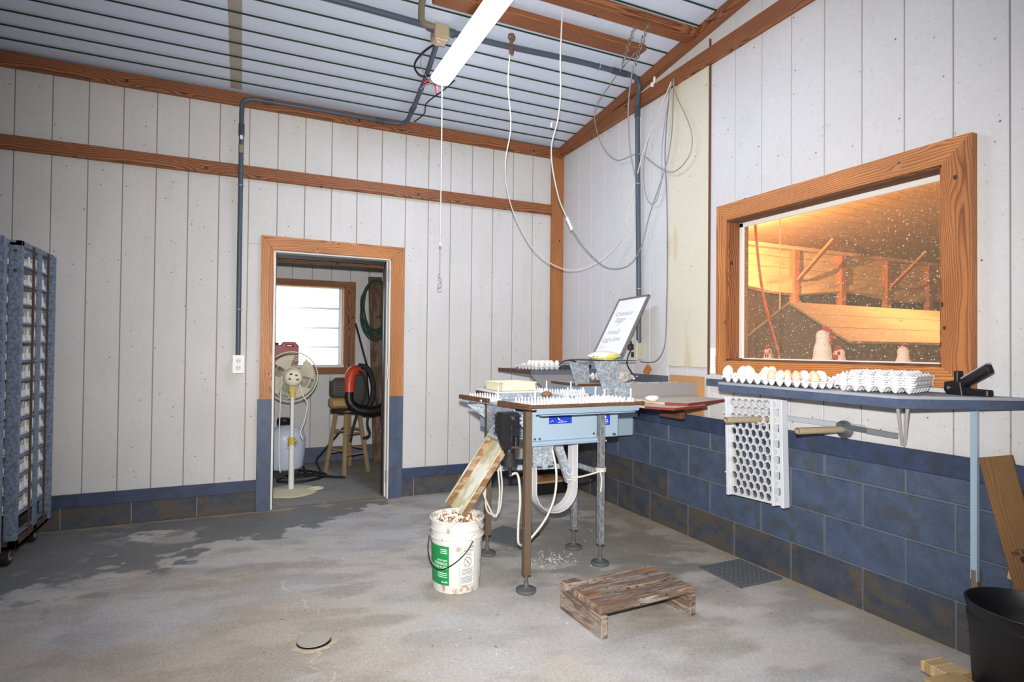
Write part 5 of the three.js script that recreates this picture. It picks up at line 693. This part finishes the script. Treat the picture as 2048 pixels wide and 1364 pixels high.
// ================================================================ SETTER RACKS at the left
const trayGeo = (() => { const gs = [cbox(-0.50, 0.0, 0, 0.01, 0.02, 0.58, 0.001)]; for (let j = 0; j < 16; j++) { const z = 0.04 + j * 0.034; for (let i = 0; i < 2; i++) { const x = -0.02 - i * 0.05; gs.push(rod([x, 0.008, z], [x, j % 4 === 1 ? 0.075 : 0.04, z], 0.011, 0.006, 6)); if (i === 0) gs.push(cbox(x - 0.004, x + 0.004, 0.008, 0.03, z - 0.014, z + 0.014, 0)); } } return merge(gs); })();
function rack(x, z, label, trayLabel) {
  const D = 0.60, Wd = 0.55, y0 = 0.12, y1 = 1.83, n = 15; const t = thing('egg_rack_trolley', label, 'trolley', [x, 0, z]);
  const lev = k => y0 + 0.06 + k * (y1 - y0 - 0.08) / n;
  for (const [px, pz, w] of [[-0.06, D - 0.035, 1], [-0.045, 0, 0], [-Wd, D - 0.035, 1], [-Wd, 0, 0]]) part(t, 'post', merge(cbox(px, px + 0.06, y0, y1, pz, pz + 0.035, 0.003)), mt.rackGalv);
  part(t, 'post', cbox(-0.012, 0, y0, y1 - 0.02, 0.24, 0.30, 0.002), mt.rackGalv);
  part(t, 'guard_bar', cbox(0.0, 0.008, y0, y1, 0.40, 0.418, 0.001), mt.rust, 'rusty guard bar'); part(t, 'guard_bar', cbox(0.0, 0.008, y0, y1, 0.12, 0.138, 0.001), mt.rust, 'rusty guard bar');
  part(t, 'top_rail', merge(cbox(-0.03, 0, y1 - 0.02, y1 + 0.01, 0, D, 0.002), cbox(-Wd, 0, y1 - 0.02, y1 + 0.01, D - 0.03, D, 0.002), cbox(-Wd, 0, y1 - 0.02, y1 + 0.01, 0, 0.03, 0.002)), mt.rackGalv);
  part(t, 'bottom_frame', merge(cbox(-0.04, 0, y0 - 0.02, y0 + 0.03, 0, D, 0.002), cbox(-Wd, 0, y0 - 0.02, y0 + 0.03, D - 0.04, D, 0.002), cbox(-Wd, 0, y0 - 0.02, y0, 0, D, 0.002)), mt.rust);
  for (let k = 0; k < n; k++) for (const q of [[-0.03, 0.002], [-Wd + 0.01, -Wd + 0.04]]) part(t, 'tray_runner', cbox(q[0], q[1], lev(k) - 0.008, lev(k), 0.02, D - 0.02, 0.001), mt.rackGalv);
  for (const [px, pz] of [[-0.06, 0.10], [-0.06, D - 0.06], [-Wd + 0.06, 0.10], [-Wd + 0.06, D - 0.06]]) { const w = part(t, 'caster', merge(lathe([[0.001, -0.02], [0.052, -0.02], [0.055, -0.014], [0.055, 0.014], [0.052, 0.02], [0.001, 0.02]], 24).rotateZ(Math.PI / 2).translate(px, 0.055, pz)), mt.blackRubber); part(w, 'hub', lathe([[0.001, -0.023], [0.03, -0.023], [0.034, -0.02], [0.034, 0.02], [0.03, 0.023], [0.001, 0.023]], 16).rotateZ(Math.PI / 2).translate(px, 0.055, pz), M(0x8f8f8c, 0.5)); part(w, 'fork', merge(cbox(px - 0.032, px - 0.026, 0.05, 0.115, pz - 0.02, pz + 0.02, 0.001), cbox(px + 0.026, px + 0.032, 0.05, 0.115, pz - 0.02, pz + 0.02, 0.001), cbox(px - 0.032, px + 0.032, 0.11, 0.118, pz - 0.03, pz + 0.03, 0.001)), mt.rust); }
  for (const y of [y1 - 0.05, y1 - 0.16]) part(t, 'bolt', lathe([[0.001, 0.008], [0.008, 0.006], [0.01, 0]], 8).rotateX(Math.PI / 2).translate(-0.03, y, D), mt.rust);
  for (let k = 0; k < n; k++) { if (k < 1) continue; const m = single('setter_tray', `${ORD[k]} white setter tray from the bottom in ${trayLabel}`, 'egg tray', trayGeo, mt.whitePlastic, 'setter trays in ' + trayLabel); m.position.set(x - 0.018, lev(k) + 0.001, z); }
}
rack(-3.895, 0.10, 'galvanised egg rack trolley standing against the back wall', 'the rack by the back wall');
rack(-3.94, 0.82, 'galvanised egg rack trolley cut off by the left edge of the picture', 'the rack at the picture edge');
// ================================================================ STOREROOM THINGS
{ // pedestal fan
  const t = thing('pedestal_fan', 'old cream pedestal fan standing just inside the doorway', 'fan', [-2.36, 0, -0.52]);
  part(t, 'base', merge(lathe([[0.001, 0.03], [0.03, 0.03], [0.16, 0.014], [0.215, 0.012], [0.22, 0.004], [0.215, 0], [0.001, 0]], 40), new THREE.TorusGeometry(0.045, 0.012, 6, 16).rotateX(Math.PI / 2).scale(1.3, 1, 0.8).translate(0.20, 0.012, 0.0)), M(0xd8cdae, 0.6)); part(t, 'pole', rod([0, 0.03, 0], [0, 0.44, 0], 0.024, 0.022, 14), mt.white); part(t, 'pole', rod([0, 0.44, 0], [0, 0.86, 0], 0.016, 0.016, 14), mt.white); part(t, 'collar', rod([0, 0.41, 0], [0, 0.475, 0], 0.03, 0.026, 14), M(0xd3b13c, 0.5)); part(t, 'neck', merge(rod([0, 0.82, 0], [0, 0.90, 0], 0.024, 0.03, 12), cbox(-0.03, 0.03, 0.86, 0.93, -0.03, 0.02, 0.008)), M(0xd9c86a, 0.5));
  const hy = 0.99, hz = -0.04; // motor faces the camera, blades behind it
  part(t, 'motor_housing', lathe([[0.001, 0.09], [0.05, 0.085], [0.075, 0.06], [0.08, 0.02], [0.08, -0.05], [0.001, -0.055]], 28).rotateX(Math.PI / 2).translate(0, hy, hz + 0.06), M(0xe3dbc2, 0.5)); part(t, 'control_panel', merge(...[[0.02, 0.02], [-0.02, 0.03], [0.0, 0.0], [-0.03, -0.01], [0.03, -0.015]].map(([x, y]) => cbox(x - 0.012, x + 0.012, hy + y - 0.009, hy + y + 0.009, hz + 0.135, hz + 0.148, 0.003))), mt.darkGrey);
  const bl = []; for (let k = 0; k < 4; k++) { const P = []; for (let i = 0; i < 6; i++) for (let j = 0; j < 4; j++) { const q = (r_, s_) => { const r = 0.05 + 0.14 * r_ / 6, a = k * Math.PI / 2 + 0.4 + (s_ / 4 - 0.5) * (0.5 + 0.6 * r_ / 6); return [r * Math.cos(a), hy + r * Math.sin(a), hz - 0.07 + 0.04 * (s_ / 4 - 0.5)]; }; P.push(...q(i, j), ...q(i + 1, j), ...q(i, j + 1), ...q(i + 1, j), ...q(i + 1, j + 1), ...q(i, j + 1)); } part(t, 'blade', finish(P, 0), M(0xd6cdb4, 0.5)); }
  const ring = (r, z, w = 0.003) => new THREE.TorusGeometry(r, w, 6, 48).translate(0, hy, z); const sp = []; for (let i = 0; i < 72; i++) { const a = Math.PI * 2 * i / 72, c = Math.cos(a), s = Math.sin(a); sp.push(tube([[0.08 * c, hy + 0.08 * s, hz - 0.005], [0.15 * c, hy + 0.15 * s, hz - 0.008], [0.21 * c, hy + 0.21 * s, hz - 0.04], [0.218 * c, hy + 0.218 * s, hz - 0.075]], 0.0013, 6, 4), tube([[0.218 * c, hy + 0.218 * s, hz - 0.075], [0.19 * c, hy + 0.19 * s, hz - 0.13], [0.06 * c, hy + 0.06 * s, hz - 0.14]], 0.0013, 5, 4)); }
  part(t, 'guard', merge(ring(0.219, hz - 0.075, 0.006), ring(0.15, hz - 0.008), ring(0.08, hz - 0.005), ring(0.19, hz - 0.02), ring(0.17, hz - 0.135), ring(0.06, hz - 0.14), ...sp), M(0xdcd4bd, 0.5)); part(t, 'cord', tube([[0.05, 0.95, 0.02], [0.09, 0.82, 0.02], [0.12, 0.77, 0.01], [0.10, 0.6, 0], [0.07, 0.50, 0], [0.09, 0.45, 0.01]], 0.005, 40, 6), mt.white); part(t, 'cord', tube([[-0.09, 1.0, 0.02], [-0.10, 0.7, 0.02], [-0.10, 0.25, 0.02], [-0.09, 0.18, 0.03]], 0.005, 30, 6), mt.white); }
{ const t = thing('backpack_sprayer', 'white plastic sprayer tank with black cap behind the fan', 'sprayer', [-2.36, 0, -1.2]); const pr = [[0.001, 0.06], [0.12, 0.06], [0.15, 0.09], [0.165, 0.22], [0.17, 0.36], [0.15, 0.43], [0.10, 0.47], [0.06, 0.48], [0.06, 0.5], [0.001, 0.5]]; const g = lathe(pr, 32); g.scale(1.05, 1, 0.75); part(t, 'tank', g, M(0xc9d2e4, 0.35)); part(t, 'cap', lathe([[0.001, 0.57], [0.06, 0.565], [0.068, 0.55], [0.068, 0.50], [0.001, 0.50]], 20).translate(-0.02, 0, 0), mt.black, 'black cap'); part(t, 'frame', merge(tube([[-0.16, 0.0, 0.08], [0.17, 0.0, 0.08], [0.17, 0.06, -0.08]], 0.012, 20, 6), cbox(-0.12, 0.12, 0.0, 0.07, -0.09, 0.09, 0.01)), mt.black);
  const q = new THREE.PlaneGeometry(0.15, 0.11, 8, 1), p = q.attributes.position; for (let i = 0; i < p.count; i++) p.setZ(i, -0.03 * (p.getX(i) / 0.075) ** 2); q.computeVertexNormals(); part(t, 'logo', q.translate(0.03, 0.33, 0.132), new THREE.MeshStandardMaterial({ roughness: 0.5, map: canvasTex(256, 192, (c, w, h) => { c.fillStyle = '#ccd4e4'; c.fillRect(0, 0, w, h); c.strokeStyle = '#2b2b33'; c.lineWidth = 5; c.beginPath(); c.ellipse(128, 96, 110, 80, -0.15, 0, 7); c.stroke(); c.fillStyle = '#23283a'; c.font = 'bold 58px sans-serif'; c.textAlign = 'center'; c.fillText('Roundup', 128, 100, 190); c.strokeStyle = '#c03030'; c.lineWidth = 9; c.beginPath(); c.moveTo(50, 120); c.quadraticCurveTo(130, 160, 205, 116); c.stroke(); }) })); 
  part(t, 'hose', tube([[0.13, 0.06, 0.06], [0.2, 0.03, 0.12], [0.28, 0.02, 0.05], [0.33, 0.02, 0.1], [0.25, 0.02, 0.16], [0.1, 0.02, 0.2], [-0.1, 0.03, 0.2]], 0.009, 60, 6), mt.black); part(t, 'spray_wand', tube([[0.32, 0.02, 0.1], [0.28, 0.14, 0.02], [0.33, 0.20, 0], [0.58, 0.46, -0.1]], 0.009, 30, 8), mt.black, 'black spray wand'); }
single('black_hose', 'tangled black hose lying on the storeroom floor', 'hose', tube([[-2.45, 0.015, -1.35], [-2.2, 0.03, -1.25], [-2.0, 0.015, -1.05], [-2.2, 0.015, -0.85], [-2.45, 0.02, -0.9], [-2.3, 0.03, -1.1], [-1.95, 0.015, -0.92], [-1.85, 0.012, -0.88]], 0.011, 100, 6), mt.black);
{ // stool
  const cx = -1.79, cz = -1.15, Hs = 0.62; const t = thing('wooden_stool', 'round wooden bar stool in the storeroom carrying the leaf blower', 'stool', [cx, 0, cz], null, 0.5);
  part(t, 'seat', lathe([[0.001, Hs + 0.03], [0.14, Hs + 0.03], [0.165, Hs + 0.022], [0.172, Hs], [0.165, Hs - 0.016], [0.001, Hs - 0.018]], 32), M(0x2e2a22, 0.35), 'dark round seat'); const lg = (a, y) => { const r = 0.11 + (0.21 - 0.11) * (1 - y / Hs); return [r * Math.cos(a), y, r * Math.sin(a)]; };
  for (let k = 0; k < 4; k++) { const a = Math.PI / 4 + k * Math.PI / 2; part(t, 'leg', beam(lg(a, 0), lg(a, Hs - 0.015), 0.034, 0.034, 0.004), mt.fir); const b = a + Math.PI / 2; for (const y of [0.2 + 0.04 * (k % 2), 0.40 + 0.03 * (k % 2)]) part(t, 'rung', rod(lg(a, y), lg(b, y), 0.011, 0.011, 8), mt.fir); } }
{ const t = thing('leaf_blower', 'backpack leaf blower with an orange elbow and black hose on the stool', 'leaf blower', [-1.765, 0.652, -1.14]);
  part(t, 'engine', merge(cbox(-0.20, 0.0, 0.10, 0.30, -0.10, 0.12, 0.03), cbox(-0.19, -0.02, 0.14, 0.27, 0.12, 0.135, 0.01)), M(0x4a4640, 0.6)); part(t, 'vent', merge(...[0, 1, 2, 3, 4].map(i => cbox(-0.17, -0.06, 0.15 + i * 0.025, 0.162 + i * 0.025, 0.135, 0.142, 0.002))), mt.black); part(t, 'fuel_tank', cbox(-0.21, -0.02, 0.0, 0.105, -0.09, 0.11, 0.025), M(0x9a7a4a, 0.5), 'tan fuel tank');
  part(t, 'elbow', tube([[0.06, 0.37, 0.05], [-0.0, 0.36, 0.09], [-0.03, 0.27, 0.11], [-0.035, 0.16, 0.12]], 0.055, 30, 14), M(0xc8452c, 0.4), 'orange elbow duct');
  const hp = [[-0.035, 0.17, 0.12], [-0.03, 0.07, 0.13], [0.03, 0.0, 0.15], [0.14, -0.03, 0.16], [0.26, -0.02, 0.14], [0.36, 0.05, 0.10]]; const cv = new THREE.CatmullRomCurve3(hp.map(p => V(...p))); part(t, 'hose', merge(tube(hp, 0.043, 50, 14), ...Array.from({ length: 26 }, (_, i) => { const s = 0.26 + 0.72 * i / 25, p = cv.getPointAt(s), d = cv.getTangentAt(s); return new THREE.TorusGeometry(0.046, 0.006, 6, 18).applyQuaternion(new THREE.Quaternion().setFromUnitVectors(V(0, 0, 1), d)).translate(p.x, p.y, p.z); })), mt.black, 'ribbed black hose');
  part(t, 'back_frame', merge(beam([0.10, 0.0, -0.02], [0.06, 0.42, -0.02], 0.2, 0.05, 0.02), cbox(-0.02, 0.14, -0.012, 0.02, -0.1, 0.12, 0.01)), mt.black); part(t, 'harness', merge(tube([[0.06, 0.42, 0.06], [0.14, 0.40, 0.08], [0.2, 0.26, 0.09], [0.2, 0.1, 0.08], [0.16, 0.0, 0.08]], 0.026, 30, 6), tube([[0.05, 0.38, 0.1], [0.11, 0.30, 0.14], [0.12, 0.12, 0.14], [0.06, 0.0, 0.14], [0.0, -0.2, 0.15], [-0.02, -0.32, 0.15]], 0.014, 40, 6), tube([[0.18, 0.02, 0.1], [0.14, -0.15, 0.15], [0.17, -0.27, 0.12], [0.1, -0.3, 0.14]], 0.012, 30, 6)), mt.blackRubber); }
{ const t = thing('gas_can', 'red plastic gas can on the storeroom window sill', 'gas can', [-2.36, 1.06, -1.72]); const s = new THREE.Shape([[-0.13, 0], [0.12, 0], [0.13, 0.02], [0.13, 0.2], [0.1, 0.235], [-0.01, 0.235], [-0.03, 0.205], [-0.12, 0.195], [-0.13, 0.18]].map(p => new THREE.Vector2(...p))); const h = new THREE.Path([[0.015, 0.19], [0.09, 0.19], [0.09, 0.217], [0.015, 0.217]].map(p => new THREE.Vector2(...p))); s.holes.push(h); part(t, 'body', prep(new THREE.ExtrudeGeometry(s, { depth: 0.12, bevelEnabled: true, bevelSize: 0.01, bevelThickness: 0.012, bevelSegments: 2 })).translate(0, 0, -0.06), mt.red); part(t, 'cap', rod([-0.08, 0.2, 0], [-0.085, 0.235, 0], 0.03, 0.028, 14), mt.black); part(t, 'spout', rod([-0.085, 0.23, 0], [-0.2, 0.30, 0], 0.014, 0.008), M(0xd0b08a, 0.6)); }
single('sill_clutter', 'small dark fitting lying on the storeroom window sill', 'fitting', merge(rod([-2.14, 1.06, -1.80], [-2.14, 1.09, -1.80], 0.025, 0.02, 10), cbox(-2.12, -2.08, 1.06, 1.08, -1.82, -1.79, 0.004)), mt.darkGrey);
single('weathered_board', 'weathered peeling board leaning upright in the storeroom corner', 'board', beam([-1.385, 0.0, -1.50], [-1.43, 2.04, -1.66], 0.15, 0.02, 0.004), MT(T.step, 1.0, 0.4, 0.85, { color: 0xcfc4be }));
{ const t = thing('garden_hose', 'coiled dark green hose hanging on the weathered board', 'hose', [-1.44, 1.70, -1.56]); for (let k = 0; k < 6; k++) part(t, 'coil', tube(Array.from({ length: 16 }, (_, i) => { const a = Math.PI * 2 * i / 16; return [(0.13 + 0.008 * k) * Math.sin(a) + rr(-0.008, 0.008), 0.02 + (0.27 + 0.012 * k) * Math.cos(a) - 0.012 * k, 0.01 + 0.012 * (k % 3) + 0.02 * Math.cos(a)]; }), 0.009, 60, 6, true), mt.green); part(t, 'hose_end', tube([[0.06, 0.22, 0.05], [0.09, 0.05, 0.06], [0.05, -0.1, 0.06], [0.0, -0.12, 0.06]], 0.008, 24, 6), mt.green); }
single('broom_handle', 'thin black handle leaning against the storeroom wall beside the window', 'handle', rod([-1.35, 0.35, -1.45], [-1.62, 1.52, -1.76], 0.012, 0.012, 8), mt.black);
{ const t = thing('folding_chair', 'black chair back standing at the right inside the doorway', 'chair', [-1.26, 0, -1.02], null, -0.3); const sh = new THREE.Shape(); sh.moveTo(-0.19, 0); sh.lineTo(0.19, 0); sh.lineTo(0.19, 0.16); sh.absarc(0, 0.16, 0.19, 0, Math.PI, false); part(t, 'backrest', prep(new THREE.ExtrudeGeometry(sh, { depth: 0.03, bevelEnabled: true, bevelSize: 0.01, bevelThickness: 0.01, bevelSegments: 2 })).rotateX(-0.12).translate(0, 0.52, -0.1), mt.blackRubber); part(t, 'seat', cbox(-0.2, 0.2, 0.42, 0.46, -0.1, 0.28, 0.012), mt.white, 'white seat edge'); for (const [x, z] of [[-0.18, -0.08], [0.18, -0.08], [-0.18, 0.26], [0.18, 0.26]]) part(t, 'leg', rod([x, 0, z], [x, 0.52, z * 0.95], 0.012, 0.012, 8), mt.darkGrey); part(t, 'cross_bar', rod([-0.18, 0.16, 0.255], [0.18, 0.16, 0.255], 0.022, 0.022, 10), mt.red, 'red cross bar'); }

// ================================================================ FINISH
for (const o of scene.children) { // set each thing's origin at its own base
  if (!o.isGroup || o.userData.kind === 'structure' || !o.userData.label || o.position.lengthSq() > 0) continue;
  const b = new THREE.Box3().setFromObject(o), c = b.getCenter(V(0, 0, 0)); c.y = b.min.y;
  for (const ch of o.children) ch.position.sub(c); o.position.copy(c);
}
scene.traverse(o => { if (o.isMesh) { o.castShadow = true; o.receiveShadow = true; } });
renderer.render(scene, camera);
